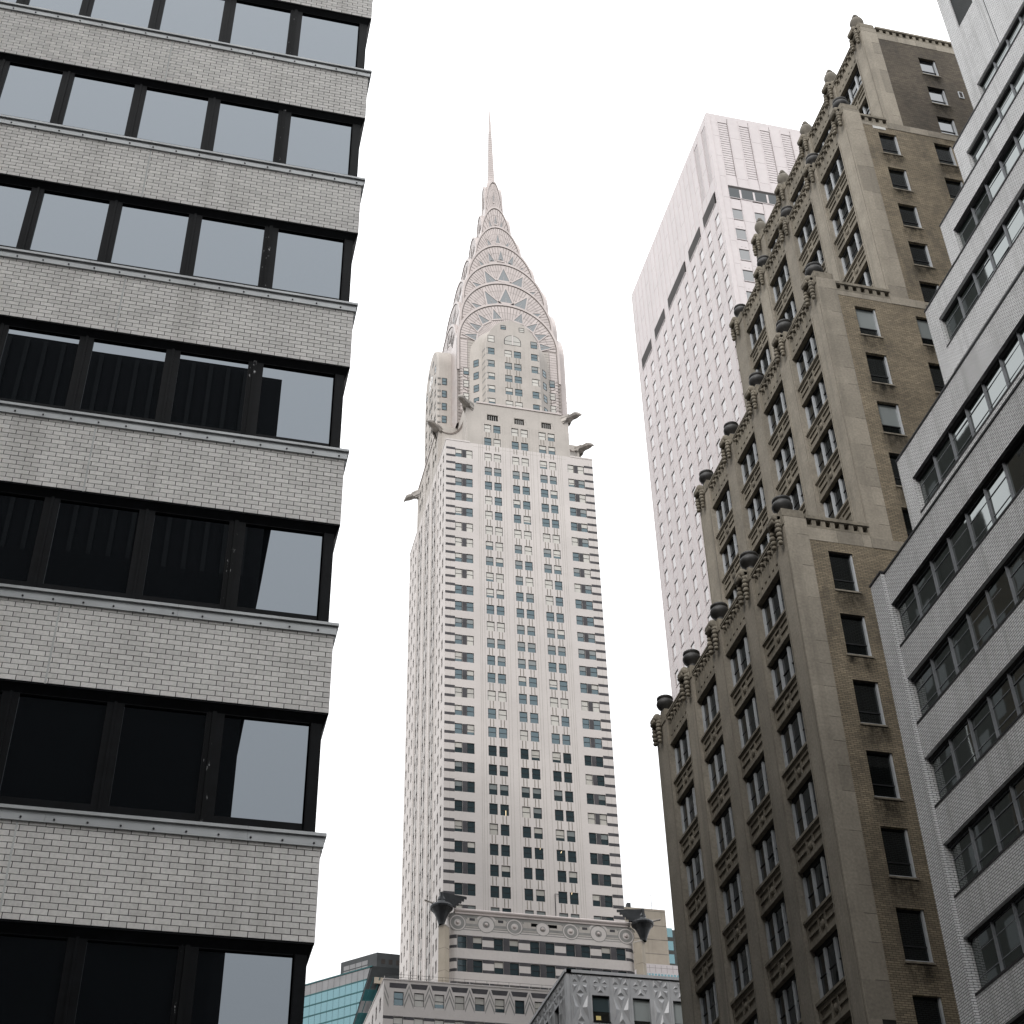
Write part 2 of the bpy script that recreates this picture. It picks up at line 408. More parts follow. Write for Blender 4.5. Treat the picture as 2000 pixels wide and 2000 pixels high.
def at(F, me, name, parent, u, z, d, label=None, kind=None):
    return put(me, name, parent, F.p(u, z, d), F.rot, kind, label)

LOC = Fc((0, 0, 0), (1, 0, 0))      # local frame for shared meshes: x along, z up, y into the building

def sash_into(mb, F, u, z, w, h, kind, d=0.0, frame='sash', g='sash_glass', fr=0.07):
    """A double hung sash: frame, meeting rail, two panes; kind says how far the blind is drawn."""
    t = 0.05
    mb.fbox(F, u, u + fr, z, z + h, d - t, d, frame); mb.fbox(F, u + w - fr, u + w, z, z + h, d - t, d, frame)
    mb.fbox(F, u + fr, u + w - fr, z, z + fr, d - t, d, frame); mb.fbox(F, u + fr, u + w - fr, z + h - fr * 1.2, z + h, d - t, d, frame)
    mb.fbox(F, u + fr, u + w - fr, z + h * 0.5 - fr * 0.6, z + h * 0.5 + fr * 0.6, d - t, d - 0.005, frame)
    a, b = u + fr, u + w - fr
    lo, mid, hi = z + fr, z + h * 0.5, z + h - fr
    def pane(z0, z1, m, dd): mb.quadface(F, a, b, z0, z1, dd, m)
    bl = {0: [(lo, hi, g)], 1: [(lo, mid, g), (mid, hi, 'blind')], 2: [(lo, hi, 'blind')],
          3: [(lo, lo + (hi - lo) * 0.28, g), (lo + (hi - lo) * 0.28, hi, 'blind')], 4: [(lo, lo + (hi - lo) * 0.7, g), (lo + (hi - lo) * 0.7, hi, 'blind_grey')],
          5: [(lo, mid, g), (mid, hi, 'blind_grey')]}[kind]
    for z0, z1, mm in bl: pane(z0, z1, mm, d - 0.035)

_sash = {}
def sash_mesh(w, h, kind, **kw):
    key = (round(w, 2), round(h, 2), kind, tuple(sorted(kw.items())))
    if key not in _sash:
        mb = MB(); sash_into(mb, LOC, 0, 0, w, h, kind, 0.0, **kw)
        _sash[key] = mb.mesh('window')
    return _sash[key]

# ================================================================== SETTING
mb = MB(); mb.box(-1500, 1500, -1500, 1500, -1.0, 0.0, 'earth'); o = mb.build('ground', kind='structure')
mb = MB(); mb.poly([(-60, -18, .004), (200, -18, .004), (200, 14, .004), (-60, 14, .004)], 'asphalt')
mb.poly([(5.5, 14, .004), (24.5, 14, .004), (24.5, 330, .004), (5.5, 330, .004)], 'asphalt'); mb.build('road', kind='structure')
mb = MB()
for x0, x1 in ((2.3, 5.5), (24.5, 28.0)): mb.box(x0, x1, 14.0, 200, 0.0, 0.14, 'concrete')
mb.build('pavement', kind='structure')
mb = MB()
for y in range(16, 200, 9):
    mb.poly([(14.9, y, .008), (15.05, y, .008), (15.05, y + 3, .008), (14.9, y + 3, .008)], 'paint')
mb.build('road_markings', kind='structure')

# ================================================================== LEFT OFFICE BUILDING (banded brick)
XR, YL = 2.27, 20.0
LB = thing('office_building', 'banded office block of pale glazed brick with long black window strips', 'building', (-11, 20, 0))
FL = front(YL)
zc = lambda k: 11.92 + 3.622 * k
BL, BH = 0.228, 0.0905
full = MB(); full.fbox(LOC, 0, BL - .011, 0, BH - .0108, -0.03, 0, 'glazed_brick'); full = full.mesh('brick')
half = MB(); half.fbox(LOC, 0, BL / 2 - .011, 0, BH - .0108, -0.03, 0, 'glazed_brick'); half = half.mesh('brick')
n_brick = 0
rest = MB()
spans = {}
bolts = MB()
for k in range(-3, 17):
    c = zc(k); zb = c - 1.61
    mb = MB()
    mb.box(-6.2, XR - .02, YL, YL + 26, zb + .012, c - .03, 'mortar')
    mb.box(-26, -6.2, YL, YL + 26, zb, c - .03, 'glazed_tex')
    mb.box(XR - .02, XR, YL + .004, YL + 26, zb, c - .03, 'glazed_tex')
    sp = mb.build('spandrel_wall', LB)
    if 0 <= k <= 7:
        for row in range(16):
            z = zb + row * BH
            x = XR
            first = True
            while x > -6.1:
                ln = BL / 2 if (first and row % 2) else BL
                first = False
                x0 = x - ln
                if x0 < -6.1: break
                dy = rnd.uniform(-.0015, .0015)
                if k == 0 and x0 > -2.05 and n_brick < 300:
                    put(full if ln == BL else half, 'brick', sp, (x0 + .011, YL - .008 + dy, z)); n_brick += 1
                else:
                    rest.fbox(FL, x0 + .011, x, z, z + BH - .0108, -0.02, .008 + dy, 'glazed_brick')
                x = x0
        mb = MB(); mb.fbox(FL, -1.88, -1.852, zb - .012, c - .2, 0, .0135, 'sealant'); mb.build('sealant_joint', sp)
    # coping: bead, cove and bolted fascia, in lengths
    cuts = [-26]
    xx = XR + .062 - (2.1 if k % 2 else 1.1) - (k % 3) * .37
    while xx > -6: cuts.append(xx); xx -= 2.75
    cuts = sorted(cuts) + [XR + .07]
    for a, b in zip(cuts, cuts[1:]):
        mb = MB()
        e = .003
        mb.fbox(FL, a + e, b, c - .048, c, -.10, .065, 'alu')
        mb.fbox(FL, a + e, b - .02 * (b > XR), c - .105, c - .048, -.10, .028, 'alu')
        mb.fbox(FL, a + e, b - .03 * (b > XR), c - .205, c - .105, -.02, .04, 'alu')
        if b > XR:
            mb.box(XR, b, YL + .10, YL + 26, c - .048, c, 'alu'); mb.box(XR, b - .03, YL + .10, YL + 26, c - .205, c - .048, 'alu')
        mb.build('coping', sp)
    if 0 <= k <= 6:
        x = XR - .10 - (k % 2) * .15
        while x > -6:
            bolts.lathe(FL.p(x, c - .158, .04), [(.016, 0), (.016, .012), (.010, .018)], 6, 'bolt', FL.n)
            x -= .445
    # sloped black soffit under the brick, and its corner return
    mb = MB(); w = .08
    A = [Vector((-26, YL + .004, zb - .001)), Vector((XR - .004, YL + .004, zb - .001)), Vector((XR - .004, YL + 26, zb - .001)), ]
    mb.poly([(-26, YL, zb), (-26, YL + w, zb - .15), (XR - w, YL + w, zb - .15), (XR - .002, YL, zb)][::-1][::-1], 'black_metal')
    mb.poly([(XR - .002, YL, zb), (XR - w, YL + w, zb - .30), (XR - w, YL + 26, zb - .30), (XR - .002, YL + 26, zb)], 'black_metal')
    mb.poly([(XR - .002, YL, zb), (XR - w, YL + w, zb - .15), (XR - w, YL + w, zb - .30)], 'black_metal')
    mb.fbox(FL, -26, XR - .002, zb - .03, zb + .012, -.02, -.0005, 'black_metal')
    mb.build('soffit', LB)
    # window strip below this band
    zs, zh = zc(k - 1) - .01, zb - .14
    core = MB()
    core.box(-26, XR - w, YL + .17, YL + 26, zs, zb - .02, 'black_metal')
    core.box(2.0, XR - w, YL + w, YL + .17, zs, zb - .14, 'black_metal')
    core.box(-26, -6.0, YL + w, YL + .165, zs, zb - .14, 'black_metal')
    core.fbox(FL, XR - w - .155, XR - w - .145, zs + .1, zb - .14, -w - .01, -w + .006, 'black_metal')
    core.build('window_backing', LB)
    panes = [(.745, 2.0), (-.705, .48), (-2.19, -.955), (-3.62, -2.43), (-4.88, -3.85), (-6.0, -5.12)]
    g0, g1 = zc(k - 1) + .19, zb - .165
    for i, (a, b) in enumerate(panes):
        mb = MB()
        rx = (panes[i - 1][0] if i else 2.02)
        mb.fbox(FL, b, rx, zs, zh, -w - .085, -w, 'black_metal')
        mb.fbox(FL, a, b, zs, g0, -w - .085, -w - .002, 'black_metal')
        mb.fbox(FL, a, b, g1, zh, -w - .085, -w - .002, 'black_metal')
        if i == 1:
            mb.fbox(FL, b + .085, b + .15, zs + .05, zh, -w, -w + .03, 'peel')
            mb.fbox(FL, b + .03, b + .05, zs + .05, zh, -w, -w + .012, 'peel')
        elif i > 1:
            mb.fbox(FL, b + .10, b + .14, zs + .05, zh, -w, -w + .02, 'black_metal')
        win = mb.build('window', LB)
        pm = MB(); pm.quadface(LOC, 0, b - a, 0, g1 - g0, 0, 'tint_glass')
        po = put(pm.mesh('pane'), 'pane', win, FL.p(a, g0, -w - .045))
        po.rotation_euler = (rnd.uniform(-.0015, .0015), 0, rnd.uniform(-.0022, .0022))
rest.build('bricks', LB, kind='stuff')
bolts.build('bolts', LB, kind='stuff')

# ================================================================== RIGHT WHITE BRICK BUILDING (stepped, strip windows)
RB = thing('white_brick_building', 'stepped white glazed-brick office block with steel strip windows beside the brown building', 'building', (45, 38, 0))
YN = 47.6           # its far end wall
tiers = [(28.17, 0.0, 40.02, 38.42, 3.615), (30.57, 38, 47.42, 45.67, 3.6), (34.17, 45, 58.05, 56.6, 3.6), (36.52, 56, 65.2, 63.79, 3.6), (38.89, 63, 72.5, 70.94, 3.6), (41.15, 70, 93.5, 77.95, 3.6)]
bar_mb = {}
def strip_window(w, h):
    key = round(w, 3)
    if key not in bar_mb:
        a = MB()
        t = .03
        for z0, z1 in ((0, .035), (h - .035, h), (h * .27, h * .27 + .03), (h * .72, h * .72 + .03)): a.fbox(LOC, 0, w, z0, z1, -t, 0, 'steel_mullion')
        a.fbox(LOC, w - .10, w, 0, h, -t, .045, 'steel_mullion'); a.fbox(LOC, w - .07, w - .035, 0, h, .045, .085, 'steel_mullion')
        g_ = MB(); g_.quadface(LOC, 0, w, 0, h, 0, 'strip_glass')
        bar_mb[key] = (a.mesh('window'), g_.mesh('pane'))
    return bar_mb[key]
for ti, (X, z0, z1, head, sp_) in enumerate(tiers):
    F = left(X)
    hh = 2.13 if ti == 0 else 2.02
    body = MB()
    body.box(X + .35, 75, 22, YN - .35, z0, z1 - .3, 'pale_brick')
    # end wall, facing away
    body.box(X + .30, 75, YN - .34, YN, z0, z1, 'pale_brick'); body.poly([(X, YN, z0), (X, YN, z1), (X + .3, YN, z1), (X + .3, YN, z0)], 'pale_brick')
    ops = []
    heads = []
    if ti < 5:
        z = head
        while z - hh > max(z0, 8): heads.append(z); z -= sp_
    else: heads = [head, head - sp_]
    for z in heads: ops.append((-46.66, -24.0, z - hh, z))
    if ti == 5: ops.append((-46.57, -44.70, 83.5, 92.0))
    body.wall(F, -(YN), -22, z0, z1, ops, .30, 'pale_brick')
    body.build('brick_wall', RB)
    par = MB()
    par.fbox(F, -(YN + .03), -22, z1 - .03, z1 + .07, -.36, .035, 'coping_dark')
    par.build('coping', RB)
    sills = MB()
    for z in heads:
        # dark steel soffit and sill of each strip
        s = MB()
        s.fbox(F, -46.655, -24.0, z - .14, z - .002, -.30, -.16, 'coping_dark'); s.fbox(F, -46.655, -24.0, z - hh, z - hh + .09, -.30, .02, 'coping_dark')
        s.build('strip_frame', RB)
        if z < 20: continue
        edges = [-46.60, -44.93, -43.38, -41.85, -40.32, -38.8, -37.3]
        for a, b in zip(edges, edges[1:]):
            fm, gm = strip_window(b - a, hh - .23)
            wo = at(F, fm, 'window', RB, a, z - hh + .09, -.235)
            po = at(F, gm, 'pane', wo, a, z - hh + .09, -.255)
            po.rotation_euler = (rnd.uniform(-.012, .012), 0, rnd.uniform(-.012, .012))
        s = MB(); s.quadface(F, -37.3, -24, z - hh + .09, z - .14, -.25, 'strip_glass'); s.build('window_band', RB)
    if ti == 5:
        lv = MB()
        lv.quadface(F, -46.57, -44.70, 83.5, 92.0, -.28, 'slot_dark')
        for i in range(56): lv.fbox(F, -46.56, -44.71, 83.55 + i * .15, 83.63 + i * .15, -.26, -.10, 'louvre')
        lv.build('louvre', RB)
        gr = MB(); gr.fbox(F, -43.86, -43.80, 77.95, 93.4, -.01, .004, 'coping_dark'); gr.fbox(F, -44.45, -44.43, 77.95, 83.5, -.01, .003, 'steel_mullion'); gr.build('wall_joint', RB)
# projecting end pier on the lowest part
pm = MB(); pm.box(28.0, 28.168, 46.70, 47.72, 0, 40.02, 'pale_brick'); pm.build('end_pier', RB)
pm = MB(); pm.box(27.96, 28.3, 46.66, 47.77, 40.03, 40.12, 'coping_dark'); pm.build('coping', RB)

# ================================================================== BROWN SETBACK BUILDING WITH URNS
BB = thing('brown_setback_building', 'brown stone and buff brick building stepping back in four tiers crowned with urns', 'building', (44, 65, 0))
YB, YE = 54.5, 75.15
FB = front(YB)
XT = [28.0, 32.57, 37.1, 40.1]
ZT = [49.75, 68.2, 85.4, 95.5]            # pier tops
HEAD = [47.12, 65.5, 82.95, 93.0]         # top window heads
STEP = [3.68, 3.55, 3.60, 3.30]
ZLOW = [0.0, 48.65, 67.15, 84.25]
bays = [(55.9, 59.17), (60.6, 63.87), (65.3, 68.57), (70.03, 73.3)]
piers = [(54.5, 55.9), (59.17, 60.6), (63.87, 65.3), (68.57, 70.03), (73.3, YE)]

# shared meshes
WW, WH = 3.27, 2.38
a = MB()
a.fbox(LOC, 0, WW, 0, .06, -.06, .0, 'mullion'); a.fbox(LOC, 0, WW, WH - .30, WH, -.05, 0, 'sash')
for u in (0.0, 0.98, 2.08, WW - .14): a.fbox(LOC, u, u + .17, .06, WH - .30, -.05, .07, 'mullion')
for u in (.17, 1.15, 2.25): a.fbox(LOC, u, u + .85, WH * .46, WH * .46 + .045, -.05, -.0, 'sash')
big_frame = a.mesh('window')
a = MB(); a.quadface(LOC, .1, WW - .1, .06, WH - .3, 0, 'dark_glass'); big_pane = a.mesh('pane')
SPH = 1.30
a = MB()   # spandrel: ledge, moulded frame, two sunk fields, rosette
a.fbox(LOC, 0, WW, SPH - .13, SPH, -.30, .10, 'limestone_worn')
a.fbox(LOC, .0, WW, SPH - .20, SPH - .16, -.30, .05, 'limestone_worn')
a.wall(LOC, 0, WW, 0, SPH - .20, [(.18, 1.22, .22, .50), (1.36, 1.91, .18, .92), (2.05, WW - .18, .22, .50), (.18, 1.22, .62, .92), (2.05, WW - .18, .62, .92)], .07, 'limestone_worn', 'limestone_worn', 0)
a.quadface(LOC, .1, WW - .1, .1, SPH - .3, -.07, 'limestone_worn')
a.lathe((1.635, .07, .55), [(.20, 0), (.21, .04), (.13, .09), (.05, .11)], 10, 'limestone_worn', (0, -1, 0))
a.fbox(LOC, 0, WW, -.02, .0, -.3, .0, 'limestone_worn')
spandrel = a.mesh('spandrel_panel')

def husk(mb, o, r, n):
    """A bell-shaped husk of the hanging garlands, leaning out from the wall."""
    mb.lathe(o, [(r * .25, -r * .9), (r * .8, -r * .75), (r, -.2 * r), (r * .75, r * .5), (r * .3, r * .75)], 7, 'limestone_worn')
a = MB()   # scroll bracket and double garland; local: x across the pier, -y outwards
PW = 1.43
a.lathe((PW * .5 - .42, -.16, 1.95), [(.20, 0), (.26, .06), (.26, .78), (.20, .84)], 10, 'limestone_worn', (1, 0, 0))
a.lathe((PW * .5 - .30, -.30, 1.72), [(.15, 0), (.15, .60)], 8, 'limestone_worn', (1, 0, 0))
a.fbox(LOC, PW * .5 - .42, PW * .5 + .42, 1.2, 2.0, -.02, .16, 'limestone_worn')
for s_, x in ((0, .34), (1, PW - .34)):
    z = 1.62
    for i in range(5 if s_ == 0 else 6):
        r = .185 - abs(i - 2) * .018
        husk(a, (x + (.015 if i % 2 else -.015), -.17, z), r, 0)
        z -= r * 1.55
garland = a.mesh('garland', True)
URN = [(.30, 0), (.34, .04), (.34, .10), (.24, .17), (.27, .25), (.44, .40), (.53, .56), (.54, .68), (.50, .80), (.43, .88), (.43, .92), (.49, .96), (.49, 1.06), (.44, 1.10), (.0, 1.11)]
a = MB(); a.lathe((0, 0, 0), URN, 16, 'urn', cap=False); bowl = a.mesh('urn', True)
a = MB(); a.lathe((0, 0, 0), [(.26, 0), (.30, .05), (.24, .12), (.34, .3), (.47, .62), (.50, .88), (.44, 1.10), (.33, 1.18), (.36, 1.24), (.30, 1.30)], 14, 'urn_stone')
for j in range(4):
    for i in range(7):
        t = (i + j * .5) / 7 * 2 * math.pi; r = .26 - j * .055
        a.lathe((math.cos(t) * r, math.sin(t) * r, 1.34 + j * .13), [(.02, -.08), (.10, -.03), (.09, .05), (.02, .13)], 5, 'urn_stone')
tall = a.mesh('urn', True)

MOT = 6
a = MB()   # pierced cornice of one bay, local u 0..WW, z from window head 0 to rail
CH = 2.0
ops = []
for i in range(MOT):
    u = .12 + i * (WW - .24) / MOT + .06
    ops += [(u, u + .19, 1.22, 1.60), (u + .22, u + .40, 1.05, 1.40)]
    ops += [(u + .08, u + .30, .34, .48)]
a.wall(LOC, 0, WW, .02, 1.78, ops, .25, 'limestone_worn', 'limestone_worn', 0)
a.quadface(LOC, 0, WW, 0.02, 1.78, -.25, 'slot_dark')
for i in range(MOT):
    u = .12 + i * (WW - .24) / MOT
    a.lathe((u + .30, 0.02, 1.52), [(.02, 0), (.10, .05), (.12, .12), (.05, .2)], 6, 'limestone_worn', (0, -1, 0))
a.fbox(LOC, 0, WW, 1.78, 1.86, -.3, .10, 'limestone_worn'); a.fbox(LOC, 0, WW, 1.90, 2.0, -.3, .13, 'limestone_worn'); a.fbox(LOC, 0, WW, 1.86, 1.90, -.3, .05, 'limestone_worn')
a.fbox(LOC, 0, WW, 0, .02, -.45, .02, 'limestone_worn')
cornice = a.mesh('cornice')

front_cols = [[30.1, 34.4, 38.4], [34.67, 38.45, 42.4], [39.3, 43.2], [44.05]]
fheads = [(47.43, 3.72), (65.78, 3.70), (83.03, 3.52), (92.66, 3.28)]
zlo_front = [0, 48.0, 66.5, 83.6]
ztop_front = [48.0, 66.5, 83.6, 94.0]
for t in range(4):
    X = XT[t]; F = left(X)
    core = MB()
    core.box(X + .62, 62, YB + .5, YE, ZLOW[t], ZT[t] - .9, 'limestone_worn')
    core.box(X + .02, X + .62, YE - .4, YE - .002, ZLOW[t], ZT[t] - .9, 'limestone_worn')
    core.build('masonry_core', BB)
    for i, (y0, y1) in enumerate(piers):
        pr = MB()
        zt_ = ZT[t] - (.55 if 0 < i else 0)
        dd = .0
        pr.fbox(F, -y1, -y0, ZLOW[t], ZT[t] - .95, -.6, dd, 'limestone')
        pr.fbox(F, -y1 + .10, -y1 + .16, ZLOW[t], ZT[t] - 2.6, -.02, dd + .012, 'limestone_worn')
        pr.fbox(F, -y0 - .16, -y0 - .10, ZLOW[t], ZT[t] - 2.6, -.02, dd + .012, 'limestone_worn')
        # block on which the urn stands: stepped shoulders
        pr.fbox(F, -y1 + .03, -y0 - .03, ZT[t] - .95, ZT[t] - .45, -.95, .05, 'limestone_worn')
        if i: pr.fbox(F, -y1 + .18, -y0 - .18, ZT[t] - .45, ZT[t] - .12, -.85, .0, 'limestone_worn'); pr.fbox(F, -y1 + .30, -y0 - .30, ZT[t] - .12, ZT[t], -.75, -.06, 'limestone_worn')
        else: pr.fbox(F, -y1 + .03, -y0 - .001, ZT[t] - .45, ZT[t], -1.12, .05, 'limestone_worn')
        po = pr.build('pier', BB)
        at(F, garland, 'garland', BB, -y1, ZT[t] - 2.32, .05)
        uy = (y0 + y1) / 2
        if t == 3: put(tall, 'urn', BB, (X + .34, uy, ZT[t] + .10), label='tall stone finial with a pineapple top')
        else: put(bowl, 'urn', BB, (X + .40, uy, ZT[t] + .03), label='round dark bowl urn')
    for (y0, y1) in bays:
        at(F, cornice, 'cornice', BB, -y1, HEAD[t], -.12)
        z = HEAD[t]
        kk = 0
        while z - WH > max(ZLOW[t] + .3, 24 if t == 0 else 0):
            wo = at(F, big_frame, 'window', BB, -y1, z - WH, -.40)
            po = at(F, big_pane, 'pane', wo, -y1, z - WH, -.43)
            po.rotation_euler = (rnd.uniform(-.01, .01), 0, rnd.uniform(-.01, .01))
            at(F, spandrel, 'spandrel_panel', BB, -y1, z - WH - SPH, -.16)
            z -= STEP[t]; kk += 1
    # --- end wall facing the viewer: corner stones, brick, parapet
    zl, zt = (0 if t == 0 else ztop_front[t - 1]), ztop_front[t]
    px0, px1 = X, X + 1.2
    cs = MB(); cs.fbox(FB, px0 + .61, px1 - .01, zl, zt + .1, -.45, -.012, 'mortar'); cs.fbox(FB, px0 + .002, px0 + .61, zl, zt + .1, -.05, -.012, 'mortar'); corner = cs.build('corner_pier', BB)
    z = max(zl, 24)
    while z < ZT[t] - .46:
        h = min(rnd.choice((1.25, 1.6, 1.9, 2.5)), ZT[t] - .45 - z)
        st = MB(); st.fbox(FB, px0 + .03, px1, z, z + h - .018, -.2, rnd.uniform(-.002, .003), 'limestone'); st.build('stone', corner)
        z += h
    bk = MB()
    x_end = 62
    hd, stp = fheads[t]
    wops = []
    wh = 2.32 if t == 0 else (2.28 if t == 1 else (2.1 if t == 2 else 1.85))
    for cx in front_cols[t]:
        z = hd if not (t == 1 and cx > 38) else hd
        while z > max(zl, 20):
            if z <= zt: wops.append((cx, cx + 1.28, z - wh, z))
            z -= stp
    bk.wall(FB, px1, x_end, zl, zt, wops, .26, 'buff_brick' if t < 2 else ('brown_brick' if t == 3 else 'buff_brick'), None, -.02)
    bk.build('brick_wall', BB)
    for (a0, a1, c0, c1) in wops:
        if a0 > 46: continue
        wm = MB()
        w_, h_ = a1 - a0, c1 - c0
        wm.fbox(FB, a0, a0 + .05, c0, c1, -.26, -.19, 'mullion'); wm.fbox(FB, a1 - .09, a1, c0, c1, -.26, -.10, 'mullion')
        wm.fbox(FB, a0, a1, c0, c0 + .07, -.26, -.06, 'mullion'); wm.fbox(FB, a0 + .05, a1 - .09, c1 - .06, c1, -.26, -.2, 'sash'); wm.fbox(FB, a0 + .05, a1 - .09, c0 + h_ * .30, c0 + h_ * .30 + .06, -.26, -.2, 'sash')
        wo = wm.build('window', BB)
        so = MB(); so.quadface(LOC, -.95, .95, -1.4, 0, 0, 'soot'); put(so.mesh('soot_stain'), 'soot_stain', wo, ((a0 + a1) / 2, YB + .012, c0 - .08))
        pn = MB()
        glz = 'mirror_glass' if t == 3 else 'dark_glass'
        if (t, round(c1, 1)) in ((1, 65.8),): pn.quadface(FB, a0 + .05, a1 - .09, c0 + h_ * .3, c1, -.238, 'blind_grey')
        if t == 1 and abs(c1 - 58.4) < .2: pn.quadface(FB, a0 + .05, a1 - .09, c0 + h_ * .3, c1, -.238, 'blind_grey')
        pn.quadface(FB, a0 + .05, a1 - .09, c0, c1, -.24, glz); po = pn.build('pane', wo)
        sl = MB(); sl.fbox(FB, a0 - .04, a1 + .04, c0 - .09, c0 - .003, -.2, .03, 'limestone_worn'); sl.build('sill', wo)
    # pierced parapet of stones
    pa0, pa1 = px1, (XT[t + 1] if t < 3 else 62)
    zt2 = {0: 49.5, 1: 67.6, 2: 84.6, 3: 95.35}[t]
    pp = MB()
    hops = []
    u = pa0 + .02
    while u + .28 < pa1 + .2: hops.append((u, min(u + .27, pa1), zt2 - .58, zt2 - .24)); u += .50
    pp.wall(FB, pa0, pa1, zt2 - .72, zt2 - .2, hops, .5, 'limestone_worn', 'limestone_worn', -.006)
    pp.quadface(FB, pa0, pa1, zt2 - .72, zt2 - .2, -.5, 'slot_dark')
    pp.fbox(FB, pa0, pa1, zt2 - .2, zt2, -.5, .06, 'limestone_worn')
    par = pp.build('parapet', BB)
    u = pa0
    while u < pa1 - .05:
        w_ = min(rnd.choice((1.05, 1.35, 1.55)), pa1 - u)
        st = MB(); st.fbox(FB, u, u + w_ - .012, zt, zt2 - .73, -.3, rnd.uniform(-.008, .0), 'limestone'); st.build('stone', par)
        u += w_
    if t < 3:   # plain stone course carried on at the setback line
        u = XT[t + 1]
        while u < 60:
            w_ = rnd.choice((1.3, 1.6))
            st = MB(); st.fbox(FB, u, u + w_ - .012, zt, zt + .62, -.3, rnd.uniform(.004, .010), 'limestone'); st.build('stone', par)
            u += w_
# small details: wall vent, loose conduit rail, patched course
mb = MB(); mb.fbox(FB, 46.3, 46.36, 88.7, 89.4, -.01, .04, 'mullion'); mb.fbox(FB, 46.6, 46.66, 88.7, 89.4, -.01, .04, 'mullion'); mb.fbox(FB, 46.36, 46.6, 88.7, 88.76, -.01, .04, 'mullion'); mb.fbox(FB, 46.36, 46.6, 89.34, 89.4, -.01, .04, 'mullion'); mb.quadface(FB, 46.36, 46.6, 88.76, 89.34, .005, 'slot_dark'); mb.build('wall_vent', BB)
mb = MB(); mb.fbox(FB, 39.0, 39.9, 83.35, 83.6, -.01, .004, 'sealant'); mb.build('mortar_patch', BB)

# ================================================================== WHITE PANELLED TOWER
WT = thing('white_tower', 'tall white panelled office tower with a blank louvred top behind the brown building', 'tower', (78, 130, 0))
XW, YW0, YW1, ZW = 57.0, 113.55, 146.4, 168.15
FW, FWf = left(XW), front(YW0)
mb = MB()
mb.box(XW + .5, 96, YW0 + .5, YW1, 0, ZW - .6, 'tower_joint')
mb.box(XW + .04, 96.02, YW0 + .04, YW1 + .01, ZW - .6, ZW, 'tower_panel')
mb.box(XW + .02, 96, YW1 - .5, YW1 + .02, 0, ZW - .6, 'grey_facade')  # unseen back made dark for reflections in the skyscraper's lower windows
mb.build('tower_core', WT)
PIT = 2.92
NCOL = 11
col_l = [144.97 - PIT * i for i in range(NCOL)]            # y of the far edge of each window column, left face
heads_w = [149.4 - 3.69 * k for k in range(34)]
WWd, WHt = 1.38, 1.93
# shared meshes for one window bay: recessed glass with reveals, and the spandrel panel below it
a = MB()
a.fbox(LOC, 0, .05, 0, WHt, -.30, -.06, 'tower_panel'); a.fbox(LOC, WWd - .05, WWd, 0, WHt, -.30, -.06, 'tower_panel'); a.fbox(LOC, .05, WWd - .05, 0, .07, -.3, .0, 'tower_panel')
a.quadface(LOC, .05, WWd - .05, .07, WHt, -.085, 'tower_glass')
a.fbox(LOC, 0, WWd, WHt - .15, WHt, -.3, -.065, 'slot_dark'); a.fbox(LOC, .05, .10, .07, WHt - .15, -.3, -.07, 'tower_joint')  # dark strips paint the soffit and jamb shade
tw_win = a.mesh('window')
a = MB()
a.fbox(LOC, 0, .05, 0, WHt, -.30, -.06, 'tower_panel'); a.fbox(LOC, WWd - .05, WWd, 0, WHt, -.30, -.06, 'tower_panel'); a.fbox(LOC, .05, WWd - .05, 0, .07, -.3, .0, 'tower_panel')
a.quadface(LOC, .05, WWd - .05, .07, WHt, -.085, 'tower_front_glass'); a.fbox(LOC, 0, WWd, WHt - .09, WHt, -.3, -.07, 'slot_dark')  # head strip stands in for shade under the soffit
tw_win_front = a.mesh('window')
a = MB()
a.fbox(LOC, .015, WWd - .015, .0, 1.55, -.3, -.015, 'tower_panel'); a.fbox(LOC, .35, .55, .40, .44, -.02, -.005, 'tower_joint'); a.fbox(LOC, .85, 1.05, .40, .44, -.02, -.005, 'tower_joint')
tw_span = a.mesh('spandrel_panel')
wl, sl_ = MB(), MB()
n_w = 0
cells = []
for F, us in ((FW, [-c for c in col_l]), (FWf, [58.45 + PIT * i for i in range(12)])):
    for k, hz in enumerate(heads_w):
        for i, u in enumerate(us):
            vis = (F is FW and hz > 75 + (144.97 + u) * 2.2) or (F is FWf and hz > 125 and i < 3)
            cells.append((F, u, hz, vis))
vis_cells = [c for c in cells if c[3]]
vis_cells.sort(key=lambda c: (c[0] is FW, -c[1]))
chosen = set(id(c) for c in vis_cells[:300])
for c in cells:
    F, u, hz, vis = c
    if id(c) in chosen:
        at(F, tw_win if F is FW else tw_win_front, 'window', WT, u, hz - WHt, 0); at(F, tw_span, 'spandrel_panel', WT, u, hz - WHt - 1.76 + .02, 0)
    else:
        wl.quadface(F, u + .05, u + WWd - .05, hz - WHt + .07, hz, -.085, 'tower_glass'); wl.fbox(F, u, u + WWd, hz - WHt, hz - WHt + .07, -.3, 0, 'tower_panel'); wl.fbox(F, u, u + WWd, hz - .15, hz, -.3, -.065, 'slot_dark')  # soffit shade again painted as a dark head strip
        sl_.fbox(F, u + .015, u + WWd - .015, hz - WHt - 1.74, hz - WHt - .19, -.3, -.015, 'tower_panel')
wl.build('windows', WT, kind='stuff'); sl_.build('spandrel_panels', WT, kind='stuff')
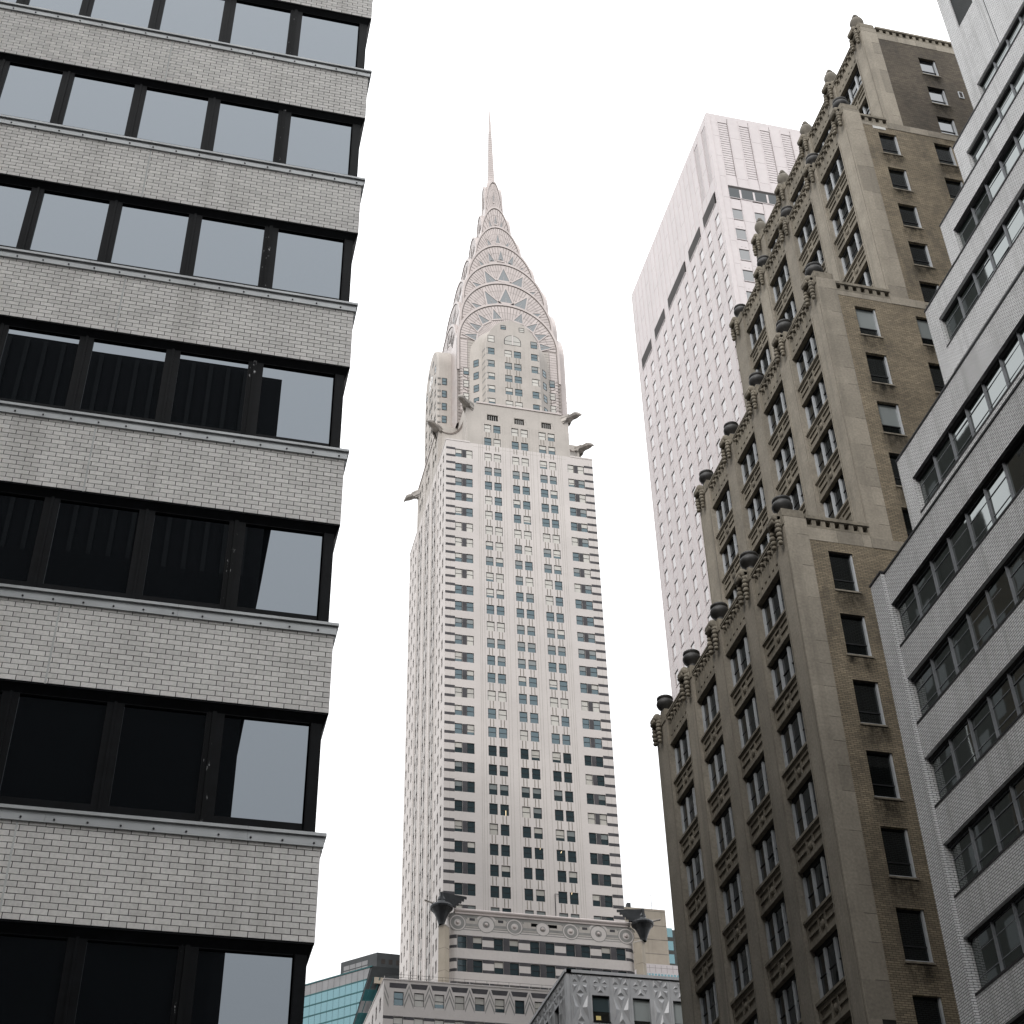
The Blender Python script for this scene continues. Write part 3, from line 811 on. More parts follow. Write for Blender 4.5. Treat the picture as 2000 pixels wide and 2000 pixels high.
# piers in storey-high panels between the columns
for F, edges in ((FW, [(-(YW1), -col_l[0])] + [(-c + WWd, -c + PIT) for c in col_l[:-1]] + [(-col_l[-1] + WWd, -YW0)]),
                 (FWf, [(XW + .502, 58.45)] + [(58.45 + PIT * i + WWd, 58.45 + PIT * (i + 1)) for i in range(12)])):
    for (u0, u1) in edges:
        mb = MB()
        mb.fbox(F, u0, u1, 0, ZW - .61, -.5, .0, 'tower_panel')
        mb.fbox(F, u0 + .01, u0 + .10, 20, ZW - .62, -.01, .05, 'tower_panel'); mb.fbox(F, u1 - .10, u1 - .01, 20, ZW - .62, -.01, .05, 'tower_panel')
        z = ZW - 4.6
        while z > 30: mb.fbox(F, u0 + .10, u1 - .10, z, z + .035, -.01, .003, 'tower_joint'); z -= 4.05
        mb.build('pier', WT)
# mechanical openings under the blank top, then the blank top's panels and louvres
for (y0, y1) in [(144.93, 140.75), (139.1, 135.0), (133.32, 126.45), (124.72, 120.4), (119.0, 114.85)]:
    mb = MB()
    mb.fbox(FW, -y0, -y1, 151.3, 151.42, -.5, .06, 'tower_panel')
    mb.fbox(FW, -y0, -y1, 151.42, 153.4, -.1, .056, 'slot_dark')
    mb.build('vent_slot', WT)
for F, us in ((FW, [-c for c in col_l]), (FWf, [58.15 + PIT * i for i in range(12)])):
    for i, u in enumerate(us):
        lv = (F is FWf) or i >= 9
        w_ = WWd if F is FW else 1.62
        uo = u
        mb = MB()
        if lv:
            mb.fbox(F, uo, uo + w_, 166.55, ZW - .62, -.4, -.02, 'tower_panel'); mb.fbox(F, uo, uo + w_, 153.45, 155.55, -.4, -.02, 'tower_panel')
            mb.quadface(F, uo, uo + w_, 155.55, 166.55, -.30, 'tower_joint')
            z = 155.6
            while z < 166.4: mb.fbox(F, uo + .03, uo + w_ - .03, z, z + .36, -.28, -.06, 'tower_panel'); z += .475
        else: mb.fbox(F, uo, uo + w_, 153.45, ZW - .62, -.4, -.02, 'tower_panel')
        mb.fbox(F, uo, uo + w_, 149.42, 151.28, -.4, -.02, 'tower_panel')
        mb.build('louvre_panel' if lv else 'blank_panel', WT)
mb = MB()   # ribbon window on the front under the louvres
mb.quadface(FWf, 58.4, 95, 151.55, 153.3, .056, 'dark_glass'); mb.fbox(FWf, 58.4, 95, 153.3, 153.75, -.02, .058, 'slot_dark')
u = 59.78
while u < 95: mb.fbox(FWf, u, u + .24, 151.55, 153.1, .03, .11, 'tower_panel'); u += 1.79
mb.fbox(FWf, 58.35, 95, 151.43, 151.52, -.02, .07, 'tower_panel'); mb.build('ribbon_window', WT)

# ================================================================== SKYSCRAPER WITH STEEL CROWN AND SPIRE
CX, CY = 56.45, 228.5
SK = thing('skyscraper', 'soaring pale skyscraper with tiered sunburst steel crown, needle spire and eagle gargoyles', 'skyscraper', (CX, CY, 0))
FS, FSL = front(210.0), left(42.4)
FLH = 3.452
def head_k(k): return 190.5 - FLH * k
wing_u = [(44.14, 45.39), (46.14, 47.37), (65.57, 66.77), (67.5, 68.73)]
mid_u = [(49.65, 51.0), (51.42, 52.8), (54.92, 56.26), (56.72, 58.1), (60.2, 61.6), (62.0, 63.35)]
NF = 32
WHS = 1.93
sk_jobs = []       # (face, u, z, w, h, depth, priority)
ops = []
for k in range(NF):
    z = head_k(k) - WHS
    if z < 84: break
    for (a, b) in wing_u + mid_u:
        ops.append((a, b, z, z + WHS)); sk_jobs.append((FS, a, z, b - a, WHS, -.12, k, 'low' if k > 20 else 'hi'))
wallm = MB(); wallm.wall(FS, 42.4, 70.5, 80, 192.4, ops, .22, 'white_brick')
ops2 = []
for hz in (194.3, 197.66):
    for (a, b) in mid_u: ops2.append((a, b, hz - WHS, hz)); sk_jobs.append((FS, a, hz - WHS, b - a, WHS, -.12, -1, 'hi'))
lou = [(50.25, 52.35), (55.55, 57.45), (60.85, 62.75)]
for (a, b) in lou: ops2.append((a, b, 198.75, 200.2))
wallm.wall(FS, 46.2, 66.2, 192.4, 202.75, ops2, .22, 'white_brick_old')
# left face
lw = [(211.9, 213.0), (214.4, 215.5), (216.7, 217.6), (239.0, 240.1), (241.6, 242.7), (244.2, 245.3)]
lm_ = [(219.6, 220.9), (221.5, 222.8), (226.4, 227.7), (228.3, 229.6), (233.2, 234.5), (235.2, 236.5)]
opl = []
for k in range(-3, NF):
    z = head_k(k) - WHS
    if z < 84: break
    for (a, b) in (lw if k >= 0 else []) + lm_:
        opl.append((-b, -a, z, z + WHS))
        sk_jobs.append((FSL, -b, z, b - a, WHS, -.12, k, 'left'))
wallm.wall(FSL, -246.3, -210, 80, 192.4, [o for o in opl if o[3] < 192.4], .3, 'white_brick')
wallm.wall(FSL, -238.8, -217.8, 192.4, 202.75, [o for o in opl if o[2] > 192.4], .3, 'white_brick_old')
wallm.box(42.8, 70.1, 210.4, 246.3, 80, 192.3, 'inner_dark')
wallm.box(46.6, 65.8, 210.4, 246, 192.3, 202.5, 'inner_dark'); wallm.box(42.8, 70.1, 218.2, 238.4, 192.3, 202.5, 'inner_dark')
# right face, roofs and the sides of the arms
wallm.poly([(70.5, 210, 80), (70.5, 246.3, 80), (70.5, 246.3, 192.4), (70.5, 210, 192.4)], 'white_brick')
wallm.poly([(42.4, 210, 192.4), (70.5, 210, 192.4), (70.5, 246.3, 192.4), (42.4, 246.3, 192.4)], 'white_brick_old')
wallm.poly([(66.2, 210, 192.4), (66.2, 246.3, 192.4), (66.2, 246.3, 202.75), (66.2, 210, 202.75)], 'white_brick_old')
wallm.poly([(46.2, 246.3, 192.4), (46.2, 210, 192.4), (46.2, 210, 202.75), (46.2, 246.3, 202.75)], 'white_brick_old')
wallm.poly([(42.4, 217.8, 192.4), (70.5, 217.8, 192.4), (70.5, 217.8, 202.75), (42.4, 217.8, 202.75)], 'white_brick_old')
wallm.poly([(70.5, 217.8, 192.4), (70.5, 238.8, 192.4), (70.5, 238.8, 202.75), (70.5, 217.8, 202.75)], 'white_brick_old')
wallm.poly([(46.2, 210, 202.75), (66.2, 210, 202.75), (66.2, 246.3, 202.75), (46.2, 246.3, 202.75)], 'white_brick_old')
wallm.poly([(42.4, 217.8, 202.74), (70.5, 217.8, 202.74), (70.5, 238.8, 202.74), (42.4, 238.8, 202.74)], 'white_brick_old')
wallm.build('shaft', SK)
for F, a, b, z0, z1, d0, d1, mt in ((FS, 42.38, 46.9, 192.4, 192.75, -.6, .06, 'white_brick'), (FS, 66.2, 70.52, 192.4, 192.75, -.6, .06, 'white_brick'), (FSL, -217.7, -209.95, 192.4, 192.75, -.6, .06, 'white_brick'),
        (FSL, -246.3, -238.8, 192.4, 192.75, -.6, .06, 'white_brick'), (FS, 48.2, 64.9, 202.75, 203.1, -.7, .16, 'steel'), (FSL, -238.0, -218.5, 202.75, 203.1, -.7, .16, 'steel')):
    cop = MB(); cop.fbox(F, a, b, z0, z1, d0, d1, mt); cop.build('coping', SK)
# louvred heads of the middle bays with splayed corners
for (a, b) in lou:
    mb = MB()
    mb.quadface(FS, a, b, 198.75, 200.2, -.22, 'inner_dark')
    n_ = 5
    for i in range(1, n_): mb.fbox(FS, a + (b - a) * i / n_ - .08, a + (b - a) * i / n_ + .08, 198.75, 199.9, -.2, -.05, 'mid_brick')
    for (p, q) in (((a - .75, 198.0), (a - .12, 200.35)), ((b + .75, 198.0), (b + .12, 200.35))):
        mb.poly([FS.p(p[0], p[1], .02), FS.p(p[0] + .12, p[1], .02), FS.p(q[0] + .12, q[1], .02), FS.p(q[0], q[1], .02)], 'lined')
    mb.fbox(FS, a - .12, b + .12, 200.3, 200.42, -.01, .03, 'lined')
    mb.build('louvred_head', SK)
# dark brick bands of the corner wings, piers' fine lines and the spandrels' grooves
st, rb_, ln_ = MB(), MB(), MB()
for k in range(NF):
    h = head_k(k)
    if h < 84: break
    for dz0, dz1 in ((-.30, .24), (-2.02, -1.50)):
        st.fbox(FS, 42.42, 44.13, h + dz0, h + dz1, -.02, .006, 'dark_brick'); st.fbox(FS, 68.74, 70.48, h + dz0, h + dz1, -.02, .006, 'dark_brick')
        st.fbox(FSL, -211.88, -210.02, h + dz0, h + dz1, -.02, .006, 'dark_brick') if False else None
    st.fbox(FS, 45.40, 46.13, h - WHS, h - .02, -.02, .006, 'dark_brick'); st.fbox(FS, 66.78, 67.49, h - WHS, h - .02, -.02, .006, 'dark_brick')
    for (a, b) in mid_u:
        for f in (.28, .68): rb_.fbox(FS, a + (b - a) * f - .07, a + (b - a) * f + .07, h - FLH + .06, h - WHS - .06, -.02, .008, 'rib')
    for (a, b) in lm_:
        rb_.fbox(FSL, -b + .2, -a - .2, h - FLH + .06, h - WHS - .06, -.02, .008, 'mid_brick')
for hz in (194.3, 197.66):
    for (a, b) in mid_u:
        for f in (.28, .68): rb_.fbox(FS, a + (b - a) * f - .07, a + (b - a) * f + .07, hz - 3.2, hz - WHS - .06, -.02, .008, 'rib')
for x in (48.55, 48.85, 49.3, 53.15, 53.65, 54.55, 58.45, 58.9, 59.7, 63.7, 64.1, 64.45): ln_.fbox(FS, x - .035, x + .035, 84, 192.4 if x < 49 or x > 64 else 198, -.02, .007, 'lined')  # thin dark strips paint the shade at the bay edges
for y in (218.4, 223.6, 225.4, 230.6, 232.2, 237.6): ln_.fbox(FSL, -y - .12, -y + .12, 84, 201, -.02, .05, 'white_brick')
for y in (218.9, 223.2, 225.8, 230.2, 232.6, 237.1): ln_.fbox(FSL, -y - .13, -y + .13, 84, 201, -.02, .008, 'rib')
for x in (43.35, 69.65): ln_.fbox(FS, x - .02, x + .02, 84, 191.5, -.02, .0045, 'lined')
for z in (191.6, 165.2, 131.0, 104.9): ln_.fbox(FS, 47.5, 65.4, z, z + .07, -.02, .0042, 'lined') if z == 191.6 else None
st.build('dark_bands', SK, kind='stuff'); rb_.build('spandrel_grooves', SK, kind='stuff'); ln_.build('pier_lines', SK, kind='stuff')
mb = MB(); mb.bar(FS.p(59.6, 103.6, .2), FS.p(59.6, 97.5, .2), .06, 'sash'); mb.bar(FS.p(59.6, 103.6, .2), FS.p(60.2, 103.6, .2), .05, 'sash'); mb.build('drain_pipe', SK)

# ---- crown: seven crossed vaults with sunburst faces
TI = [(12.2, 10.7, 226.2, 238.1, 202.8), (11.2, 10.0, 233.4, 245.8, 222), (9.8, 9.1, 241.4, 253.4, 230), (7.7, 7.6, 248.7, 261.7, 238),
      (5.4, 5.3, 258.4, 270.5, 246), (3.7, 3.5, 266.0, 279.2, 256), (2.3, 2.05, 275.5, 290.2, 264)]
def prof(w, zs, za, t, f=1.0):
    c, s = math.cos(t), math.sin(t)
    return w * f * c, zs + (za - zs) * f * s
DL = [10.5, 9.5, 8.2, 6.5, 4.75, 2.95, 1.85]
def vault(mb, F, d, w, zs, za, zb, seg=26, mat='steel', face='steel_dark'):
    """A barrel vault running back from face F through the tower's axis; F's u is measured from the axis."""
    pts = [(w, zb)] + [prof(w, zs, za, math.pi * i / seg) for i in range(seg + 1)] + [(-w, zb)]
    for (u0, z0), (u1, z1) in zip(pts, pts[1:]):
        mb.poly([F.p(u0, z0, 0), F.p(u0, z0, -2 * d), F.p(u1, z1, -2 * d), F.p(u1, z1, 0)], mat)
    mb.poly([F.p(u, z, -.06) for u, z in pts[::-1]][::-1], face)
    mb.poly([F.p(u, z, -2 * d) for u, z in pts], face)
def crown_face(axis, d):
    if axis == 'f': return Fc((CX, CY - d, 0), (1, 0, 0))
    return Fc((CX - DL[[t[0] for t in TI].index(d)], CY, 0), (0, -1, 0))
TRI = [([6, 27, 47, 71, 109, 133, 153, 174], .60, .93, .125), ([26, 57, 90, 123, 154], .46, .93, .19), ([26, 57, 90, 123, 154], .50, .93, .19),
       ([38, 64, 90, 116, 142], .57, .92, .115), ([52, 90, 128], .50, .84, .12), ([55, 90, 125], .52, .84, .12), ([90], .45, .8, .10)]
for ti, (d, w, zs, za, zb) in enumerate(TI):
    for ax in ('f', 'l'):
        F = crown_face(ax, d)
        mb = MB(); vault(mb, F, d if ax == 'f' else (d + DL[ti]) / 2, w, zs, za, zb); mb.build('crown_vault', SK)
        fi = .30
        pn = MB()
        n_ = 44 if ti < 3 else (34 if ti < 5 else 18)
        for i in range(n_):
            t0, t1 = math.pi * (i + .08) / n_, math.pi * (i + .92) / n_
            # each ray of the sunburst broken into plates
            fr = [fi, .62, .78, .935]
            for f0, f1 in zip(fr, fr[1:]):
                q = [prof(w, zs, za, t0, f0 + .006), prof(w, zs, za, t1, f0 + .006), prof(w, zs, za, t1, f1), prof(w, zs, za, t0, f1)]
                pn.poly([F.p(u, z, .0) for u, z in q][::-1][::-1], 'steel')
        # the face's straight legs
        z = zs - .45
        while z > max(zb, zs - 20 if ti == 0 else zs - 9):
            for s_ in (1, -1):
                a, b = sorted((s_ * w * .935, s_ * w * .80)); pn.quadface(F, a, b, z - .62, z, 0, 'steel')
                a, b = sorted((s_ * w * .79, s_ * w * .45)); pn.quadface(F, a, b, z - .62, z, 0, 'steel' if ti else 'white_brick_old')
            z -= .70
        pn.build('sunburst_panels', SK, kind='stuff')
        rim = MB()
        pts = [prof(w, zs, za, math.pi * i / 30) for i in range(31)]
        pin = [prof(w, zs, za, math.pi * i / 30, .955) for i in range(31)]
        pts = [(w, max(zb, zs - 9))] + pts + [(-w, max(zb, zs - 9))]; pin = [(w * .955, max(zb, zs - 9))] + pin + [(-w * .955, max(zb, zs - 9))]
        for a0, a1, b0, b1 in zip(pts, pts[1:], pin, pin[1:]):
            rim.poly([F.p(*a0, .12), F.p(*a1, .12), F.p(*b1, .12), F.p(*b0, .12)], 'steel')
            rim.poly([F.p(*b0, .12), F.p(*b1, .12), F.p(*b1, -.05), F.p(*b0, -.05)], 'steel_dark')
            rim.poly([F.p(*a1, .12), F.p(*a0, .12), F.p(*a0, -.3), F.p(*a1, -.3)], 'steel')
        rim.build('arch_rim', SK)
        degs, f0, f1, hw = TRI[ti]
        for dg in degs:
            t = R(dg)
            (u0, z0), (u1, z1) = prof(w, zs, za, t, f0), prof(w, zs, za, t, f1)
            ex = Vector((u1 - u0, z1 - z0)).normalized(); nx = Vector((-ex.y, ex.x)) * hw * w
            tri = [(u0 - nx.x, z0 - nx.y), (u0 + nx.x, z0 + nx.y), (u1, z1)]
            if Vector((tri[1][0] - tri[0][0], tri[1][1] - tri[0][1])).cross(Vector((tri[2][0] - tri[0][0], tri[2][1] - tri[0][1]))) < 0: tri = [tri[1], tri[0], tri[2]]
            c_ = (sum(p[0] for p in tri) / 3, sum(p[1] for p in tri) / 3)
            inn = [(c_[0] + (p[0] - c_[0]) * .72, c_[1] + (p[1] - c_[1]) * .72) for p in tri]
            mb = MB()
            for i in range(3):
                j = (i + 1) % 3
                mb.poly([F.p(*tri[i], .10), F.p(*tri[j], .10), F.p(*inn[j], .10), F.p(*inn[i], .10)], 'steel')
                mb.poly([F.p(*inn[i], .10), F.p(*inn[j], .10), F.p(*inn[j], .02), F.p(*inn[i], .02)], 'steel_dark')
            mb.poly([F.p(*p, .03) for p in inn], 'crown_glass')
            if ti == 3: mb.poly([F.p(inn[0][0] * .8 + inn[1][0] * .2, inn[0][1] + .08, .04), F.p(inn[0][0] * .2 + inn[1][0] * .8, inn[1][1] + .08, .04), F.p((inn[0][0] + inn[1][0]) / 2 + (inn[2][0] - c_[0]) * .3, (inn[0][1] + inn[1][1]) / 2 + .55, .04)], 'inner_dark')
            mb.bar(F.p(c_[0], c_[1] - .0, .05), F.p((tri[0][0] + tri[1][0]) / 2, (tri[0][1] + tri[1][1]) / 2, .05), .035, 'steel', 4)
            mb.build('triangular_window', SK)
# needle
mb = MB()
def ring(mb, a, b, mat):
    (h0, z0), (h1, z1) = a, b
    c0 = [(CX - h0, CY - h0, z0), (CX + h0, CY - h0, z0), (CX + h0, CY + h0, z0), (CX - h0, CY + h0, z0)]
    c1 = [(CX - h1, CY - h1, z1), (CX + h1, CY - h1, z1), (CX + h1, CY + h1, z1), (CX - h1, CY + h1, z1)]
    for i in range(4):
        j = (i + 1) % 4
        mb.poly([c0[i], c0[j], c1[j], c1[i]], mat)
for a, b in (((1.9, 276), (1.62, 284)), ((1.62, 284), (1.15, 290.6)), ((1.15, 290.6), (.74, 292.0)), ((.74, 292.0), (.70, 293.6)), ((.70, 293.6), (.50, 303.3)), ((.50, 303.3), (.25, 315.6)), ((.25, 315.6), (.015, 322.3))): ring(mb, a, b, 'steel')
mb.build('needle_spire', SK)
mb = MB()
for i in range(44):
    z = 276.5 + i * .8
    hw = (1.9 - (z - 276) * .036) if z < 284 else (1.62 - (z - 284) * .0712 if z < 290.6 else (.74 - (z - 292) * .02 if z > 292 else 1.0))
    if z > 290 and z < 292.5: continue
    mb.box(CX - hw - .004, CX + hw + .004, CY - hw - .004, CY + hw + .004, z, z + .05, 'steel_dark')
mb.build('spire_joints', SK, kind='stuff')
mb = MB()
for z, s in ((283.2, 1), (283.0, -1), (270.6, -1), (269.8, 1), (250.0, 1)):
    w_ = 3.5 if z > 280 else (5.6 if z > 260 else 9.2)
    for dz in (0, -.5): mb.bar((CX + s * w_ * .8, CY - 2, z + dz), (CX + s * (w_ + 3.0), CY - 3, z + .3 + dz - .1 * s), .035, 'steel_dark', 4)
mb.build('lightning_rods', SK)

# ---- dormers: rounded brick bays with arched heads in front of the lowest vault
def dormer(F, wf, ws, dd, zs, za, zb, wins, part, square=False):
    """F at the bay's flat front; half width wf there, ws where it meets the crown dd further back."""
    mb = MB()
    seg = 20
    L2 = [(wf, 0.0), (wf + .15, -.12), (wf + .5, -1.6), (ws, -dd)]
    if square: L2 = [(wf, 0.0), (wf + .35, -.35), (wf + .42, -dd)]
    for (a, da), (b, db) in zip(L2, L2[1:]):
        for s_ in (1, -1):
            p = [F.p(s_ * a, zb, da), F.p(s_ * b, zb, db), F.p(s_ * b, zs, db), F.p(s_ * a, zs, da)]
            mb.poly(p if s_ > 0 else p[::-1], 'white_brick_old')
            for i in range(seg):
                t0, t1 = math.pi / 2 * i / seg, math.pi / 2 * (i + 1) / seg
                ha, hb = (za - zs), (za - zs) * (1 + .12 * (b / wf - 1))
                ha = (za - zs) * (1 + .12 * (a / wf - 1))
                q = [F.p(s_ * a * math.cos(t0), zs + ha * math.sin(t0), da), F.p(s_ * b * math.cos(t0), zs + hb * math.sin(t0), db), F.p(s_ * b * math.cos(t1), zs + hb * math.sin(t1), db), F.p(s_ * a * math.cos(t1), zs + ha * math.sin(t1), da)]
                mb.poly(q if s_ > 0 else q[::-1], 'white_brick_old')
    mb.wall(F, -wf, wf, zb, zs, wins, .2, 'white_brick_old')
    mb.poly([F.p(*prof(wf, zs, za, math.pi * i / (2 * seg)), 0) for i in range(2 * seg + 1)], 'white_brick_old')
    # back of the openings
    mb.quadface(F, -wf + .1, wf - .1, zb, zs, -.3, 'inner_dark')
    return mb.build(part, SK)
FD = Fc((CX, 213.0, 0), (1, 0, 0)); FDL = Fc((42.9, CY, 0), (0, -1, 0))
dh = [221.3 - 3.44 * k for k in range(6)]
dw = [(-5.1, -3.75), (-1.7, -.22), (.22, 1.7), (3.75, 5.1)]
wins = [(a, b, h - 1.85, h) for h in dh for (a, b) in dw]
dormer(FD, 5.45, 8.1, 3.3, 221.5, 229.8, 202.8, wins, 'dormer')
FDR = Fc((70.0, CY, 0), (0, 1, 0))
dormer(FDL, 6.25, 8.1, 3.2, 223.5, 231.0, 202.8, wins, 'dormer', True)
dormer(FDR, 6.25, 8.1, 3.2, 223.5, 231.0, 202.8, wins, 'dormer', True)
sd = MB()
for x0, x1 in ((42.9, 45.9), (67.0, 70.0)):
    Fs = front(CY - 6.65)
    for k in range(6):
        h = 219.6 - 3.44 * k
        a = 43.85 if x0 < 50 else 68.3
        sash_into(sd, Fs, a, h - 1.85, 1.0, 1.85, 0, .06)
        for dz in (-.3, -1.95):
            b0, b1 = (42.95, 43.6) if x0 < 50 else (69.4, 69.95)
            sd.fbox(Fs, b0, b1, h + dz, h + dz + .38, -.05, .04, 'mid_brick')
for s_ in (-1, 1):
    a_, b_ = (Vector((CX - 8.1, 216.3, 0)), Vector((CX - 5.95, 214.6, 0))) if s_ < 0 else (Vector((CX + 5.95, 214.6, 0)), Vector((CX + 8.1, 216.3, 0)))
    Fs = Fc(tuple(a_), tuple(b_ - a_))
    for k in range(5):
        h = 219.6 - 3.44 * k
        sash_into(sd, Fs, .85, h - 1.85, 1.15, 1.85, rnd.choice((0, 0, 1)), .05)
    F2 = Fc(tuple(b_ if s_ < 0 else Vector((CX + 5.6, 213.12, 0))), tuple((Vector((CX - 5.6, 213.12, 0)) - b_) if s_ < 0 else (a_ - Vector((CX + 5.6, 213.12, 0)))))
    for h in dh:
        for dz in (-.35, -1.95): sd.fbox(F2, .05, 1.45, h + dz, h + dz + .35, -.05, .02, 'mid_brick')
sd.build('windows', SK, kind='stuff')
for F in (FD, FDL):
    for (a, b, c, e) in wins: sk_jobs.append((F, a, c, b - a, e - c, -.08, -2, 'dorm' if F is FD else 'left'))
    for (a, b, c, e) in ((-5.1, -3.75, 222.9, 224.75), (3.75, 5.1, 222.9, 224.75), (-2.4, -1.3, 227.0, 228.2), (1.4, 2.5, 227.0, 228.2)):
        sk_jobs.append((F, a, c, b - a, e - c, .04, -2, 'dorm' if F is FD else 'left'))
    mb = MB()
    sh = [(-1.75, 222.85), (1.75, 222.85)] + [(1.75 * math.cos(math.pi * i / 12), 223.9 + 1.75 * math.sin(math.pi * i / 12)) for i in range(13)]
    mb.poly([F.p(u, z, .02) for u, z in sh], 'sash'); 
    sh2 = [(-1.62, 222.95), (1.62, 222.95)] + [(1.62 * math.cos(math.pi * i / 12), 223.9 + 1.62 * math.sin(math.pi * i / 12)) for i in range(13)]
    mb.poly([F.p(u, z, .03) for u, z in sh2], 'blind'); mb.fbox(F, -.14, .14, 222.85, 225.6, 0, .09, 'white_brick'); mb.fbox(F, -1.7, -.14, 223.85, 223.93, 0, .05, 'sash'); mb.fbox(F, .14, 1.7, 223.85, 223.93, 0, .05, 'sash')
    mb.build('arched_window', SK)
    bd = MB()
    for h in dh:
        for dz0, dz1 in ((-.35, .0), (-1.95, -1.6)):
            for s_ in (1, -1):
                a, b = sorted((s_ * 5.12, s_ * 5.42)); bd.fbox(F, a, b, h + dz0, h + dz1, -.02, .008, 'mid_brick')
        for (a, b) in dw[1:3]:
            for f in (.3, .7): bd.fbox(F, a + (b - a) * f - .07, a + (b - a) * f + .07, h - 3.4, h - 1.92, -.02, .008, 'rib')
    for x in (-2.35, -2.05, 2.05, 2.35): bd.fbox(F, x - .035, x + .035, 202.9, 223.5, -.02, .006, 'lined')
    bd.build('dark_bands', SK, kind='stuff')
# windows and dash lines on the crown's legs beside the dormers, and side windows of the bays
lg = MB()
for F in (crown_face('f', 12.2), crown_face('l', 12.2)):
    for k in range(5):
        h = 217.9 - 3.44 * k
        for s_ in (1, -1):
            a, b = sorted((s_ * 8.3, s_ * 9.4)); sk_jobs.append((F, a, h - 1.85, b - a, 1.85, .06, -2, 'dorm' if F.n.y < -.5 else 'left'))
            for j in range(4):
                a, b = sorted((s_ * 9.6, s_ * 10.4)); lg.fbox(F, a, b, h - .3 - j * .86, h - .10 - j * .86, -.02, .03, 'steel_dark')
            p0, p1 = F.p(s_ * 8.3, h - 2.9, .03), F.p(s_ * 9.5, h - 2.2, .03)
            lg.bar(p0, p1, .06, 'steel_dark', 4)
lg.build('leg_dashes', SK, kind='stuff')

# ---- the concave parapets between the arms, each with an arched hole, and the eagles
def scoop(A, B, zt, dip, zb, bend):
    A, B = Vector(A), Vector(B)
    mid = (A + B) / 2; nrm = Vector((-(B - A).y, (B - A).x, 0)).normalized()
    n_ = 14
    pts = []
    for i in range(n_ + 1):
        s = i / n_
        p = A.lerp(B, s) + nrm * bend * math.sin(math.pi * s)
        pts.append((p, zt - dip * math.sin(math.pi * s) ** .8))
    mb = MB()
    for (p, z), (q, w) in zip(pts, pts[1:]):
        mb.poly([(p.x, p.y, zb), (q.x, q.y, zb), (q.x, q.y, w), (p.x, p.y, z)], 'white_brick_old')
        e = nrm * -.12
        mb.poly([(p.x + e.x, p.y + e.y, z - .0), (q.x + e.x, q.y + e.y, w), (q.x - e.x * 3, q.y - e.y * 3, w + .2), (p.x - e.x * 3, p.y - e.y * 3, z + .2)], 'steel')
    arc = []
    for i in range(3, 10):
        p, z = pts[i]; arc.append((p, zb + 2.2 * math.sin(math.pi * (i - 3) / 6) ** .7))
    o_ = nrm * -.03
    for (p, z), (q, w) in zip(arc, arc[1:]):
        mb.poly([(p.x + o_.x, p.y + o_.y, zb), (q.x + o_.x, q.y + o_.y, zb), (q.x + o_.x, q.y + o_.y, w), (p.x + o_.x, p.y + o_.y, z)], 'mid_brick')
    mb.build('corner_parapet', SK)
scoop((46.9, 210.02, 0), (42.42, 218.4, 0), 202.6, 3.6, 192.5, -1.2)
scoop((70.48, 218.4, 0), (66.0, 210.02, 0), 202.6, 3.6, 192.5, -1.2)
scoop((42.42, 238.2, 0), (46.9, 246.2, 0), 202.6, 3.6, 192.5, -1.2)

def eagle_mesh():
    """Head and shoulders of an eagle jutting along +x from a wall, wings folded back along its sides."""
    mb = MB()
    sec = [(-1.2, .95, -1.0, .75), (.2, .92, -.75, .85), (1.1, .80, -.62, .80), (1.7, .60, -.42, .72), (2.3, .64, -.42, .84), (2.9, .56, -.36, .78), (3.35, .30, -.30, .50), (3.85, .08, -.45, -.05)]
    rings = []
    for x, hw, z0, z1 in sec:
        r = []
        for j in range(10):
            t = 2 * math.pi * j / 10
            r.append((x, hw * math.cos(t), (z0 + z1) / 2 + (z1 - z0) / 2 * math.sin(t)))
        rings.append(r)
    for r0, r1 in zip(rings, rings[1:]):
        for j in range(10):
            k = (j + 1) % 10
            mb.poly([r0[j], r0[k], r1[k], r1[j]], 'eagle')
    mb.poly(rings[-1], 'eagle'); mb.poly(rings[0][::-1], 'eagle')
    for s in (1, -1):
        for i, (x0, x1, z0, z1) in enumerate(((-1.3, 1.5, -.9, .35), (-1.6, 1.0, -1.35, -.35), (-1.4, .4, -1.75, -.9))):
            y = s * (.98 - i * .06)
            a = [(x0, y, z1), (x1, y * .72, z1 + .12), (x1 - .7, y * .8, z0 + .1), (x0 - .3, y, z0 - .25)]
            b = [(p[0], p[1] - s * .16, p[2]) for p in a]
            mb.poly(a if s < 0 else a[::-1], 'eagle'); mb.poly(b[::-1] if s < 0 else b, 'eagle')
            for k in range(4):
                l = (k + 1) % 4
                mb.poly([a[k], a[l], b[l], b[k]], 'eagle')
        mb.lathe((2.6, s * .60, .35), [(.10, 0), (.07, .05)], 6, 'inner_dark', (0, s, 0))
    mb.poly([(-1.2, -.3, -.9), (.6, -.25, -.4), (.3, -.22, -1.5), (-1.2, -.28, -2.6)], 'eagle'); mb.poly([(-1.2, .3, -.9), (-1.2, .28, -2.6), (.3, .22, -1.5), (.6, .25, -.4)], 'eagle')
    mb.poly([(.6, -.25, -.4), (.6, .25, -.4), (.3, .22, -1.5), (.3, -.22, -1.5)], 'eagle'); mb.poly([(.3, -.22, -1.5), (.3, .22, -1.5), (-1.2, .28, -2.6), (-1.2, -.28, -2.6)], 'eagle')
    return mb.mesh('eagle_gargoyle')
eg = eagle_mesh()
for (x, y, deg) in ((46.9, 210.6, 225), (42.6, 218.6, 225), (65.6, 210.6, -45), (70.3, 218.6, -45), (42.6, 238.0, 135), (46.9, 246, 135), (70.3, 238, 45)):
    eo = put(eg, 'eagle_gargoyle', SK, (x, y, 202.0), R(deg)); eo.scale = (1.0, 1.15, 1.05)

